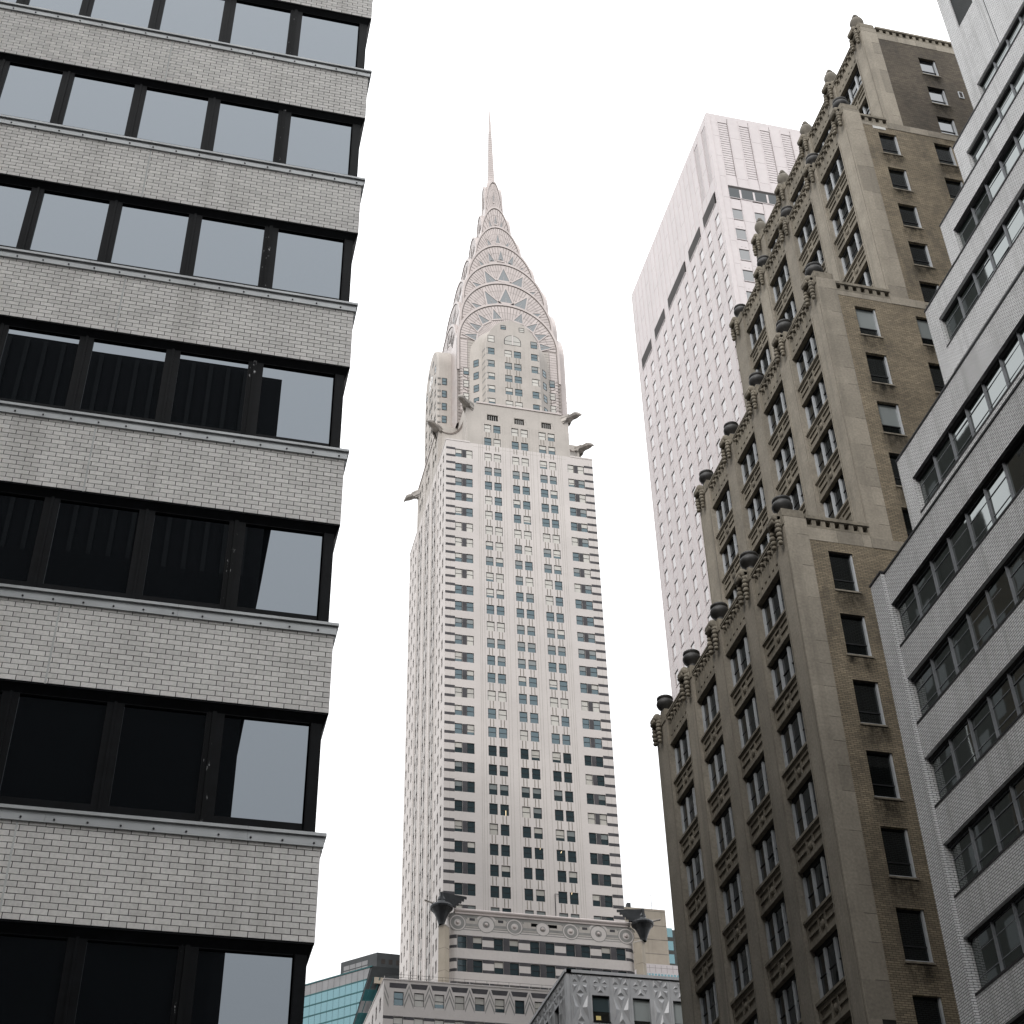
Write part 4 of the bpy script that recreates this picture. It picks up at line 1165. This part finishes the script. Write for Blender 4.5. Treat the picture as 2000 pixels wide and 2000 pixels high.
# ---- the lower setback with the wheel frieze, corner piers and winged caps
YF = 205.2
FF = front(YF)
fz = MB()
opf = []
for k in range(4):
    h = 93.72 - FLH * k
    for i in range(5):
        u = 43.55 + 5.35 * i
        for du in (0, 2.28):
            opf.append((u + du, u + du + 1.38, h - 1.85, h)); sk_jobs.append((FF, u + du, h - 1.85, 1.38, 1.85, -.12, 99, 'near'))
fz.wall(FF, 43.5, 68.9, 76, 94.9, opf, .22, 'white_brick')
def corner_strip(mb, z0, z1, mat, off=0.0, seg=6):
    """rounded corners at both ends of the setback"""
    for s_, cx in ((-1, 43.5), (1, 68.9)):
        r = 1.25
        pts = [(cx + s_ * (r + off) * math.sin(math.pi / 2 * i / seg), YF + r - (r + off) * math.cos(math.pi / 2 * i / seg)) for i in range(seg + 1)]
        if s_ < 0: pts = pts[::-1]
        for (x0, y0), (x1, y1) in zip(pts, pts[1:]): mb.poly([(x0, y0, z0), (x1, y1, z0), (x1, y1, z1), (x0, y0, z1)], mat)
corner_strip(fz, 76, 97.2, 'white_brick')
fz.wall(FF, 43.5, 68.9, 94.9, 97.2, [], .1, 'white_brick_old')
fz.box(43.6, 68.8, YF + .4, 210.2, 76, 97.0, 'inner_dark')
fz.box(42.3, 70.1, YF + 1.25, 210.2, 76, 97.2, 'white_brick')
fz.build('setback_wall', SK)
bd = MB()
for k in range(4):
    h = 93.72 - FLH * k
    for z0, z1 in ((h - .42, h + .12), (h - 1.86, h - 1.42)):
        corner_strip(bd, z0, z1, 'dark_brick', .006)
        for i in range(4): bd.fbox(FF, 43.55 + 5.35 * i + 3.67, 43.55 + 5.35 * (i + 1) - .01, z0, z1, -.02, .007, 'dark_brick')
        bd.fbox(FF, 68.63, 68.9, z0, z1, -.02, .007, 'dark_brick')
    for i in range(5):
        u = 43.55 + 5.35 * i
        bd.fbox(FF, u + 1.39, u + 2.27, h - 1.85, h + .12, -.02, .007, 'dark_brick')
        for du in (0, 2.28): bd.fbox(FF, u + du, u + du + 1.38, h + .005, h + .12, -.02, .006, 'dark_brick')
bd.build('dark_bands', SK, kind='stuff')
# frieze: rail, grey ground, running lines, arched fenders, wheels
mb = MB()
mb.lathe((43.0, YF + .05, 97.55), [(.34, 0), (.34, 26.6)], 12, 'steel', (1, 0, 0))
mb.fbox(FF, 43.2, 69.2, 97.0, 97.3, -.3, .12, 'steel'); mb.build('parapet_rail', SK)
fr = MB()
fr.fbox(FF, 43.6, 68.8, 96.55, 96.98, -.02, .006, 'mid_brick')
for z in (94.62, 94.95): fr.fbox(FF, 43.2, 69.0, z, z + .13, -.02, .007, 'mid_brick')
for i in range(6):
    u = 43.6 + 4.21 * i
    fr.fbox(FF, u + .9, u + 3.2, 95.25, 95.65, -.02, .006, 'mid_brick')
    if i not in (2, 3): fr.fbox(FF, u + 1.75, u + 2.55, 96.1, 96.5, -.02, .009, 'dark_brick'); fr.fbox(FF, u + 1.3, u + 3.0, 96.0, 96.56, -.02, .0045, 'lined')
fr.fbox(FF, 54.5, 55.95, 95.95, 96.45, -.02, .009, 'inner_dark'); fr.fbox(FF, 57.0, 58.4, 95.95, 96.45, -.02, .009, 'inner_dark')
fr.build('frieze_pattern', SK, kind='stuff')
def disc(mb, u, z, r0, r1, d, mat, seg=26, a0=0.0, a1=2 * math.pi):
    for j in range(seg):
        t0, t1 = a0 + (a1 - a0) * j / seg, a0 + (a1 - a0) * (j + 1) / seg
        P = lambda r, t: FF.p(u + r * math.cos(t), z + r * math.sin(t), d)
        if r0 <= 0: mb.poly([P(0, t0), P(r1, t0), P(r1, t1)], mat)
        else: mb.poly([P(r0, t0), P(r1, t0), P(r1, t1), P(r0, t1)], mat)
for i in range(7):
    u, z = 43.6 + 4.21 * i, 95.66
    mb = MB()
    k_ = .82 if i == 3 else 1.0
    disc(mb, u, z, 0, 1.28 * k_, .012, 'mid_brick'); disc(mb, u, z, 1.0 * k_, 1.16 * k_, .018, 'white_brick')
    disc(mb, u, z, .5 * k_, 1.0 * k_, .016, 'mid_brick' if i % 2 == 0 else 'white_brick'); disc(mb, u, z, 0, .52 * k_, .020, 'white_brick' if i % 2 == 0 else 'mid_brick')
    disc(mb, u, z, 1.35, 1.62, .010, 'white_brick' if i % 2 else 'mid_brick', 14, R(25), R(150)) if i != 3 else None
    mb.lathe(FF.p(u, z, .0), [(.27, .02), (.25, .14), (.15, .22), (.0, .25)], 12, 'steel', FF.n, False)
    mb.build('wheel_medallion', SK)
for s_, x in ((-1, 41.55), (1, 70.75)):
    mb = MB()
    c = Vector((x, 204.9, 0))
    def diamond(z0, z1, r, mat):
        q = [(x - r, 204.9), (x, 204.9 - r), (x + r, 204.9), (x, 204.9 + r)]
        for i in range(4):
            j = (i + 1) % 4
            mb.poly([(q[i][0], q[i][1], z0), (q[j][0], q[j][1], z0), (q[j][0], q[j][1], z1), (q[i][0], q[i][1], z1)], mat)
        mb.poly([(a, b, z1) for a, b in q], mat)
    diamond(70, 94.6, .80, 'beige'); diamond(94.6, 94.78, .86, 'lined')
    for z in (91.3, 88.0, 85.0): diamond(z, z + .07, .805, 'rib')
    mb.build('corner_pier', SK)
    mb = MB()
    cx = x - s_ * .30 if s_ > 0 else x - .35
    cx = 41.1 if s_ < 0 else 71.3
    o = (cx, 204.5, 0)
    mb.lathe(o, [(.42, 94.75), (.50, 95.1), (.70, 95.7), (1.05, 96.5), (1.38, 97.0), (1.44, 97.12), (1.62, 97.15), (1.70, 97.4), (1.60, 97.65), (1.2, 97.85), (.75, 98.0), (.6, 98.35), (.0, 98.5)], 22, 'cap', cap=False)
    mb.lathe((cx, 204.5, 98.2), [(.5, 0), (.62, .35), (.5, .8), (.2, 1.05)], 12, 'cap')
    # spout on the outer side
    mb.bar((cx + s_ * 1.2, 204.2, 97.8), (cx + s_ * 2.5, 203.9, 98.05), .13, 'eagle', 7); mb.lathe((cx + s_ * 2.5, 203.9, 98.05), [(.02, -.2), (.2, 0), (.02, .2)], 7, 'eagle')
    # wings: feathered slabs swept back over the building's corner
    for side, dirv in ((0, Vector((-s_ * 1.0, .18, 0)).normalized()), (1, Vector((s_ * -.15, 1.0, 0)).normalized())):
        for i in range(5):
            L_ = 4.1 - i * .42
            zt = 99.6 - i * .36
            p0 = Vector((cx, 204.5 - .35, zt)) + dirv * (-.3)
            p1 = p0 + dirv * L_ + Vector((0, 0, -.10 - .02 * i))
            nx = Vector((-dirv.y, dirv.x, 0)) * (.10 + .02 * i)
            a = [p0 - nx, p1 - nx, p1 + nx, p0 + nx]
            lo = [p - Vector((0, 0, .37)) for p in a]
            mb.poly(a, 'cap'); mb.poly(lo[::-1], 'cap')
            for k in range(4): l = (k + 1) % 4; mb.poly([lo[k], lo[l], a[l], a[k]], 'cap')
    mb.build('winged_cap', SK, label='dark winged radiator-style cap on the ' + ('left' if s_ < 0 else 'right') + ' corner pier')

# ---- the lowest wing in view, with chevrons between its windows
YC = 192.0
XC = 31.06
FC_, FCL = front(YC), left(XC)
cw = MB()
opc, opcl = [], []
for k in range(6):
    h = 79.48 - 3.30 * k
    for i in range(9):
        u = 32.40 + 2.68 * i
        opc.append((u, u + 1.28, h - 1.82, h)); sk_jobs.append((FC_, u, h - 1.82, 1.28, 1.82, -.12, 99, 'near'))
    for y in (194.0, 197.0, 200.0, 203.0):
        opcl.append((-y - 1.1, -y, h - 1.82, h)); sk_jobs.append((FCL, -y - 1.1, h - 1.82, 1.1, 1.82, -.15, 99, 'left'))
cw.wall(FC_, XC, 56.5, 50, 81.0, opc, .22, 'white_brick'); cw.wall(FCL, -215, -YC, 50, 81.0, opcl, .3, 'white_brick')
cw.box(XC + .4, 56, YC + .4, 205, 50, 80.8, 'inner_dark'); cw.box(XC + .4, 42, 205, 215, 50, 80.8, 'inner_dark')
cw.poly([(XC, YC, 80.99), (56.5, YC, 80.99), (56.5, 205.3, 80.99), (XC, 205.3, 80.99)], 'white_brick_old'); cw.poly([(XC, 205.3, 80.99), (42.4, 205.3, 80.99), (42.4, 215, 80.99), (XC, 215, 80.99)], 'white_brick_old')
cw.build('lower_wing', SK)
mb = MB()
mb.fbox(FC_, XC - .05, 56.5, 81.0, 81.16, -.4, .08, 'white_brick'); mb.fbox(FCL, -215, -YC + .05, 81.0, 81.16, -.4, .08, 'white_brick')
for i in range(18): mb.bar((XC + .3 + i * 1.5, YC + .5, 81.1), (XC + .3 + i * 1.5, YC + .5, 82.0), .02, 'sash', 4)
for z in (81.6, 82.0): mb.bar((XC + .3, YC + .5, z), (56, YC + .5, z), .02, 'sash', 4)
mb.build('coping', SK)
bd = MB()
for i in range(9):
    u = 32.40 + 2.68 * i
    bd.fbox(FC_, u - .75 if i else u - .6, u + 1.28 + .75, 79.95, 80.62, -.02, .006, 'dark_brick')
    for k in range(1, 6):
        h = 79.48 - 3.30 * k
        bd.fbox(FC_, u + 1.29, u + 2.67, h - .32, h + .08, -.02, .006, 'dark_brick')
        bd.fbox(FC_, XC + .02, 32.39, h - .32, h + .08, -.02, .006, 'dark_brick') if i == 0 else None
    bd.fbox(FC_, u, u + 1.28, 76.2, 76.28, -.02, .0055, 'dark_brick')
bd.build('dark_bands', SK, kind='stuff')
for i in range(9):
    c = 31.72 + 2.68 * i + 2.0 - .0
    c = 34.38 + 2.68 * i - 2.68
    if i == 0: c = 31.12
    mb = MB()
    for top, wd, hz, mat, d in ((81.10, .62, 0, 'white_brick', .022), (80.48, .42, 0, 'mid_brick', .012), (80.06, .55, 0, 'white_brick', .022), (79.51, .45, 0, 'mid_brick', .012)):
        for s_ in ((1,) if i == 0 else (1, -1)):
            e = .62
            dr = 1.75
            p = [(c, top), (c, top - wd), (c + s_ * e, top - wd - dr), (c + s_ * e, top - dr)]
            q = [FC_.p(u, z, d) for u, z in p]
            mb.poly(q if s_ > 0 else q[::-1], mat)
    mb.bar(FC_.p(c, 81.0, .05), FC_.p(c, 81.45, .05), .05, 'white_brick', 4)
    mb.build('chevron', SK)

# ---- sash windows of the skyscraper: the three hundred largest as parts, the others as one mass
order = {'near': 0, 'low': 1, 'hi': 2, 'dorm': 3, 'left': 9}
pr = [j for j in sk_jobs if j[7] != 'left']
pr.sort(key=lambda j: (order[j[7]], -j[2] if False else j[2]))
pick = set(id(j) for j in pr[:300])
mass = MB()
floor_kind = {}
for j in sk_jobs:
    F, u, z, w, h, d, k, tag_ = j
    key = round(z, 1)
    if key not in floor_kind: floor_kind[key] = rnd.choice((0, 0, 0, 1, 2, 5)) if z > 110 else rnd.choice((0, 0, 0, 4))
    base = floor_kind[key]
    r_ = rnd.random()
    kind = base if r_ < .62 else rnd.choice((0, 1, 2, 3, 5) if z > 112 else (0, 0, 4, 1))
    if tag_ == 'near' and z < 85: kind = rnd.choice((0, 1, 2, 2, 3))
    if tag_ == 'left': kind = rnd.choice((0, 0, 1))
    if id(j) in pick: at(F, sash_mesh(w, h, kind), 'window', SK, u, z, d)
    else: sash_into(mass, F, u, z, w, h, kind, d)
mass.build('windows', SK, kind='stuff')
mb = MB()
for (u, z, du, dz) in ((52.3, 116.1, .0, .9), (57.9, 115.3, .3, 1.1), (60.5, 115.4, .15, .5), (57.2, 136.3, .55, .04), (60.9, 136.2, .4, .04), (62.7, 136.1, .6, .03), (68.0, 136.0, .5, .03), (49.9, 104.2, .12, .4), (62.3, 103.9, .12, .4), (57.6, 110.9, .1, .3), (60.9, 110.6, .15, .3)):
    mb.bar(FS.p(u, z, -.10), FS.p(u + du, z + dz, -.10), .05, 'lamp', 4)
mb.build('ceiling_lights', SK, kind='stuff')

# ================================================================== EMBOSSED STEEL BUILDING, lower right
EB = thing('embossed_steel_building', 'grey metal-clad block with embossed star and diamond panels in front of the skyscraper', 'building', (50, 122, 0))
XE, YE0, ZE = 31.86, 110.0, 48.8
FE, FEL = front(YE0), left(XE)
mb = MB(); mb.box(XE + .35, 80, YE0 + .35, 140, 0, ZE - .1, 'inner_dark'); mb.build('core', EB)
def pyr(mb, pts, h, mat='emboss'):
    """A raised facet: an outline with a ridge point lifted off the sheet; pts in (x, z), local frame."""
    cx_ = sum(p[0] for p in pts) / len(pts); cz = sum(p[1] for p in pts) / len(pts)
    for i in range(len(pts)):
        j = (i + 1) % len(pts)
        mb.poly([LOC.p(pts[i][0], pts[i][1], 0), LOC.p(pts[j][0], pts[j][1], 0), LOC.p(cx_, cz, h)], mat)
PWd = 1.62
def panelA(hz):
    mb = MB(); mb.quadface(LOC, .02, PWd - .02, 0, hz, 0, 'emboss'); mb.fbox(LOC, 0, .03, 0, hz, -.05, .03, 'emboss'); mb.fbox(LOC, PWd - .03, PWd, 0, hz, -.05, .03, 'emboss')
    for (cz, s) in ((hz - .80, .72), (hz - 2.65, 1.05)):
        c = PWd / 2
        pyr(mb, [(c, cz + .10), (c + .28, cz + s), (c - .28, cz + s)], .14)
        pyr(mb, [(c, cz - .10), (c - .28, cz - s), (c + .28, cz - s)], .14)
        if s < .9:
            for q in (1, -1):
                pyr(mb, [(c + q * .18, cz + .14), (c + q * .60, cz + .10), (c + q * .54, cz + .75)][::q], .12)
                pyr(mb, [(c + q * .18, cz - .10), (c + q * .54, cz - .75), (c + q * .60, cz - .06)][::q], .12)
        else:
            for q in (1, -1): pyr(mb, [(c + q * .14, cz), (c + q * .66, cz - s), (c + q * .62, cz + s)][::q], .16)
    return mb.mesh('embossed_panel')
def panelB(hz):
    mb = MB(); mb.quadface(LOC, .02, PWd - .02, 0, hz, 0, 'emboss'); mb.fbox(LOC, 0, .03, 0, hz, -.05, .03, 'emboss'); mb.fbox(LOC, PWd - .03, PWd, 0, hz, -.05, .03, 'emboss')
    c, cz = PWd / 2, hz - .78
    pyr(mb, [(c, cz + .08), (c + .26, cz + .62), (c - .26, cz + .62)], .13); pyr(mb, [(c, cz - .08), (c - .26, cz - .62), (c + .26, cz - .62)], .13)
    for q in (1, -1):
        pyr(mb, [(c + q * .16, cz + .13), (c + q * .58, cz + .08), (c + q * .40, cz + .42)][::q], .1); pyr(mb, [(c + q * .16, cz - .10), (c + q * .40, cz - .45), (c + q * .58, cz - .06)][::q], .1)
    return mb.mesh('embossed_panel')
pA, pB = panelA(3.72), panelB(1.62)
em_win = MB()
em_win.fbox(LOC, 0, .12, 0, 2.1, -.3, .03, 'emboss'); em_win.fbox(LOC, PWd - .12, PWd, 0, 2.1, -.3, .03, 'emboss'); em_win.fbox(LOC, .12, PWd - .12, 0, .08, -.3, .08, 'black_metal'); em_win.fbox(LOC, .12, PWd - .12, 2.03, 2.1, -.3, .0, 'black_metal')
em_win = em_win.mesh('window')
em_pan = []
for kd in (0, 1, 2):
    a = MB()
    if kd == 0: a.quadface(LOC, .12, PWd - .12, .08, .9, -.22, 'dark_glass'); a.quadface(LOC, .12, PWd - .12, .9, 2.03, -.2, 'sash_glass')
    elif kd == 1: a.quadface(LOC, .12, PWd - .12, .4, 2.03, -.2, 'blind_grey'); a.quadface(LOC, .12, PWd - .12, .08, .4, -.22, 'dark_glass')
    else: a.quadface(LOC, .12, PWd - .12, .08, 2.03, -.22, 'dark_glass')
    em_pan.append(a.mesh('pane'))
for F, u0, n_ in ((FE, 32.1, 14), (FEL, -YE0 - .55 - PWd * 14, 14)):
    for i in range(n_):
        u = u0 + PWd * i + (.0 if F is FE else 0)
        odd = i % 2 == (1 if F is FE else 0)
        for k in range(5):
            zt = ZE - .12 - 3.72 * k
            if not odd: at(F, pA, 'embossed_panel', EB, u, zt - 3.72, 0)
            else:
                at(F, pB, 'embossed_panel', EB, u, zt - 1.62, 0)
                wo = at(F, em_win, 'window', EB, u, zt - 3.72, 0)
                at(F, em_pan[(0 if i == 1 else 1) if F is FE else 2], 'pane', wo, u, zt - 3.72, 0)
mb = MB(); mb.fbox(FE, XE, 80, ZE - .115, ZE + .12, -.4, .12, 'emboss'); mb.fbox(FEL, -140, -YE0 + .12, ZE - .115, ZE + .12, -.4, .12, 'emboss'); mb.fbox(FE, XE, 80, ZE - .17, ZE - .116, -.2, .08, 'black_metal'); mb.build('coping', EB)
mb = MB(); mb.fbox(FE, XE, 32.1, 25, ZE - .12, -.3, .02, 'emboss'); mb.fbox(FEL, -YE0 - .55, -YE0, 25, ZE - .12, -.3, .02, 'emboss'); mb.build('corner_panel', EB)
PP = thing('paper_sheet', 'small yellow paper standing inside the sill of the metal-clad block', 'paper', FE.p(34.3, 45.05, -.1))
mb = MB(); mb.fbox(FE, 34.12, 34.50, 45.18, 45.5, -.16, -.13, 'paper'); mb.build('sheet', PP)

# ================================================================== TEAL GLASS BUILDING, lower left
GB = thing('teal_glass_building', 'teal glass office building with a dark mechanical top left of the skyscraper', 'building', (38, 285, 0))
A_, B_ = Vector((29.7, 270.0, 0)), Vector((39.9, 259.6, 0))
d_ = (B_ - A_); LG = d_.length; dn = d_.normalized()
FG = Fc(tuple(A_), tuple(dn))
ZG = 111.2
slope = lambda z: LG - (ZG - z) * .365
mb = MB()
mb.poly([FG.p(-40, 60, -.1), FG.p(slope(60), 60, -.1), FG.p(LG, ZG, -.1), FG.p(-40, ZG, -.1)], 'charcoal')
mb.poly([FG.p(-40, ZG, -.1), FG.p(LG, ZG, -.1), FG.p(LG, ZG, -30), FG.p(-40, ZG, -30)], 'grey_panel')
mb.build('frame', GB)
rows = [(ZG - 2.15, ZG - .15, 'grey_panel')] + [(ZG - 2.15 - 1.93 * (k + 1) + .14, ZG - 2.15 - 1.93 * k - .12, 'teal_glass') for k in range(11)]
PG = 1.31
for z0, z1, mt in rows:
    u = slope((z0 + z1) / 2)
    u1 = LG - .75
    i = 0
    x = LG - .75 - ((ZG - z0) * .0)
    grid = LG - .55
    while grid > -16:
        a, b = grid - PG + .03, grid - .03
        b0, b1 = min(b, slope(z0) - .35), min(b, slope(z1) - .35)
        if b0 > a + .05 or b1 > a + .05:
            b0 = max(b0, a)
            mb = MB()
            mb.poly([FG.p(a, z0, .0), FG.p(b0, z0, 0), FG.p(max(b1, a), z1, 0), FG.p(a, z1, 0)], mt)
            mb.build('cladding_panel' if mt == 'grey_panel' else 'pane', GB)
        grid -= PG
mb = MB(); mb.fbox(FG, -40, LG, ZG - .12, ZG + .12, -.3, .1, 'teal_metal')
for k in range(12): z = ZG - 2.15 - 1.93 * k; mb.fbox(FG, -16, slope(z) - .35, z - .11, z + .13, -.1, .04, 'teal_metal')
mb.build('transom', GB)
FR = Fc(tuple(B_ + Vector((0, 0, 0))), (1, .05, 0))
mb = MB()
for k in range(13):
    z1 = ZG - 1.93 * k; z0 = z1 - 1.93
    s1, s0 = (slope(z1) - LG), (slope(z0) - LG)
    l1, l0 = Vector(FG.p(slope(z1), z1)), Vector(FG.p(slope(z0), z0))
    r1, r0 = Vector(FR.p(12, z1, 0)), Vector(FR.p(12, z0, 0))
    mb.poly([l0, r0, r1, l1], 'charcoal' if k < 2 else ('grey_panel' if k % 2 else 'teal_metal'))
for off in (.25, 1.35, 3.0): mb.bar(Vector(FG.p(LG, ZG - 2, 0)) + Vector((off, -.15, 0)), Vector(FG.p(slope(80), 80, 0)) + Vector((off * 1.2, -.15, 0)), .09, 'teal_metal', 4)
mb.fbox(FR, .4, 12, ZG - 3.1, ZG - 2.0, -.2, .12, 'beige')
for k in range(3): mb.fbox(FR, 1.0, 2.2, ZG - 5.3 - 3.9 * k, ZG - 4.0 - 3.9 * k, -.2, .05, 'inner_dark')
mb.build('side_facet', GB)
mb = MB()   # mechanical top, set back
FT = Fc(tuple(A_ + dn * 6.2 + Vector((1.2, 1.2, 0))), tuple(dn))
L2_ = 8.0
mb.fbox(FT, 0, L2_, ZG, ZG + 3.2, -9, 0, 'charcoal')
FT2 = Fc(tuple(FT.p(L2_, 0, 0)), (1, .06, 0)); mb.fbox(FT2, 0, 9, ZG - 3, ZG + 3.2, -9, 0, 'charcoal')
for i in range(3): mb.fbox(FT2, .8 + i * 1.35, 1.5 + i * 1.35, ZG + 1.2, ZG + 2.1, -.3, .02, 'slot_dark')
for i in range(3): mb.fbox(FT2, .8 + i * 1.35, 1.5 + i * 1.35, ZG - 1.4, ZG + .3, -.3, .02, 'slot_dark')
for r_ in range(2):
    for i in range(4): mb.fbox(FT, .7 + i * 1.35, 1.95 + i * 1.35, ZG + .45 + r_ * 1.0, ZG + 1.25 + r_ * 1.0, -.3, .03, 'grey_panel')
mb.fbox(FT, -9.0, -5.8, ZG, ZG + .6, -4, 0, 'charcoal')
mb.build('mechanical_top', GB)

# ================================================================== BEIGE BLOCK, right behind the skyscraper
BG = thing('beige_block', 'plain beige concrete block behind the right winged cap', 'building', (92, 275, 0))
FBG = front(262)
mb = MB(); mb.fbox(FBG, 87.4, 96.1, 60, 127.6, -25, 0, 'beige', True)
for z in (124.2, 121.4, 118.6, 127.1): mb.fbox(FBG, 87.4, 96.1, z, z + .14, -.02, .02, 'rib')
mb.fbox(FBG, 88.6, 89.3, 127.6, 128.5, -1, 0, 'charcoal'); mb.build('wall', BG)
mb = MB(); mb.fbox(FBG, 96.12, 99.5, 60, 123.9, -25, -.4, 'grey_facade', True)
for i in range(3): mb.quadface(FBG, 96.2, 97.3, 117.2 + i * 2.6, 119 + i * 2.6, -.38, 'teal_glass')
mb.build('side_bay', BG)
mb = MB(); mb.bar((94.9, 266, 127.5), (94.9, 266, 132.6), .05, 'sash'); mb.build('mast', BG)
PL = thing('pale_low_block', 'pale ribbon-windowed block low at right behind the metal-clad building', 'building', (100, 262, 0))
FP = front(255)
mb = MB(); mb.fbox(FP, 88.0, 108, 40, 113.6, -6, 0, 'tower_panel', True)
for i in range(8): mb.fbox(FP, 88.5 + i * 1.1, 88.56 + i * 1.1, 112.0, 113.4, -.01, .01, 'tower_joint')
mb.fbox(FP, 88, 108, 112.85, 112.9, -.01, .012, 'tower_joint'); mb.build('wall', PL)
mb = MB()
for i in range(18): mb.quadface(FP, 88.1 + i * .6, 88.55 + i * .6, 110.4, 111.8, .01, 'teal_glass')
mb.build('windows', PL, kind='stuff')

# ================================================================== the street's other side, seen as reflections, plus unseen shade blocks added
def plain_block(name, label, x0, x1, y0, y1, h, mat, floor=3.7, faces='EN', rib=None):
    t = thing(name, label, 'building', ((x0 + x1) / 2, (y0 + y1) / 2, 0))
    mb = MB(); mb.box(x0, x1, y0, y1, 0, h, mat); mb.build('wall', t)
    g = MB()
    for side in faces:
        if side == 'E': F, a, b = Fc((x1, 0, 0), (0, 1, 0)), y0 + 1, y1 - 1
        else: F, a, b = Fc((0, y1, 0), (-1, 0, 0)), -x1 + 1, -x0 - 1
        if rib:
            u = a - .6
            while u < b: g.fbox(F, u, u + .35, 0, h - .5, 0, .3, rib); u += 1.5
        else:
            z = 5
            while z < h - 3:
                u = a
                while u < b - 1.4: g.quadface(F, u, u + 1.4, z, z + 2.0, .01, 'dark_glass'); u += 2.7
                z += floor
    g.build('facade_ribs' if rib else 'windows', t, kind='stuff')
    return t
rt_ = plain_block('ribbed_dark_tower', 'dark ribbed tower mirrored in the lower windows of the banded office block', -26, 4.2, -95, -60, 97.3, 'dark_facade', faces='N', rib='dark_rib')
mb = MB(); mb.box(4.2, 5.8, -95, -60, 82, 97.3, 'dark_facade'); mb.box(4.2, 5.1, -95, -60, 63, 81.99, 'dark_facade'); mb.box(4.2, 5.6, -95, -60, 0, 46, 'dark_facade'); mb.build('side_bay', rt_)
plain_block('low_dark_block', 'low dark block across the street mirrored in the lowest office windows', -58, 2.6, -32, -14, 41.5, 'dark_facade', faces='')
plain_block('tall_shade_block', 'unseen tall block added behind the viewer to shade the banded office block', -110, -34, -70, -14, 95, 'dark_facade', faces='')  # added out of view to keep sun and sky off the lower bands
plain_block('low_shade_block', 'unseen low block added behind the viewer to darken the lower bands', 2.7, 60, -32, -14, 20, 'dark_facade', faces='')  # added out of view to darken the lower street walls
plain_block('tan_street_block', 'tan brick block across the street mirrored in the strip windows', -34, 2.0, 46.5, 73.4, 76, 'tan_facade', faces='E')
plain_block('low_tan_block', 'narrow low tan block between two taller ones across the street', -34, 2.0, 73.5, 82.4, 69.5, 'tan_facade', faces='E')
def wedge(mb, pts, z0, z1, mat):
    for (a, b), (c, d) in zip(pts, pts[1:] + pts[:1]): mb.poly([(a, b, z0), (c, d, z0), (c, d, z1), (a, b, z1)], mat)
    mb.poly([(a, b, z1) for a, b in pts], mat)
gt_ = plain_block('grey_street_tower', 'grey brick tower across the street mirrored in the strip windows', 1.0, 2.0, 84, 112, 126.9, 'grey_facade', faces='E')
mb = MB(); wedge(mb, [(1.98, 82.5), (1.98, 112.4), (-9, 112.4), (-9, 99)], 0, 127, 'grey_facade'); wedge(mb, [(1.96, 79.6), (1.96, 84), (.5, 84)], 69.6, 85, 'grey_facade'); wedge(mb, [(1.95, 77.2), (1.95, 80), (.4, 80)], 69.6, 72.2, 'grey_facade'); mb.build('setback', gt_)
plain_block('far_street_tower', 'tall far tower across the street mirrored in the urn building windows', -8, 2.0, 113, 165, 165, 'grey_facade', faces='E')
plain_block('corner_block', 'dark corner block behind the viewer, seen only in reflections', 40, 75, -70, -34, 30, 'dark_facade', faces='N', rib='dark_rib')
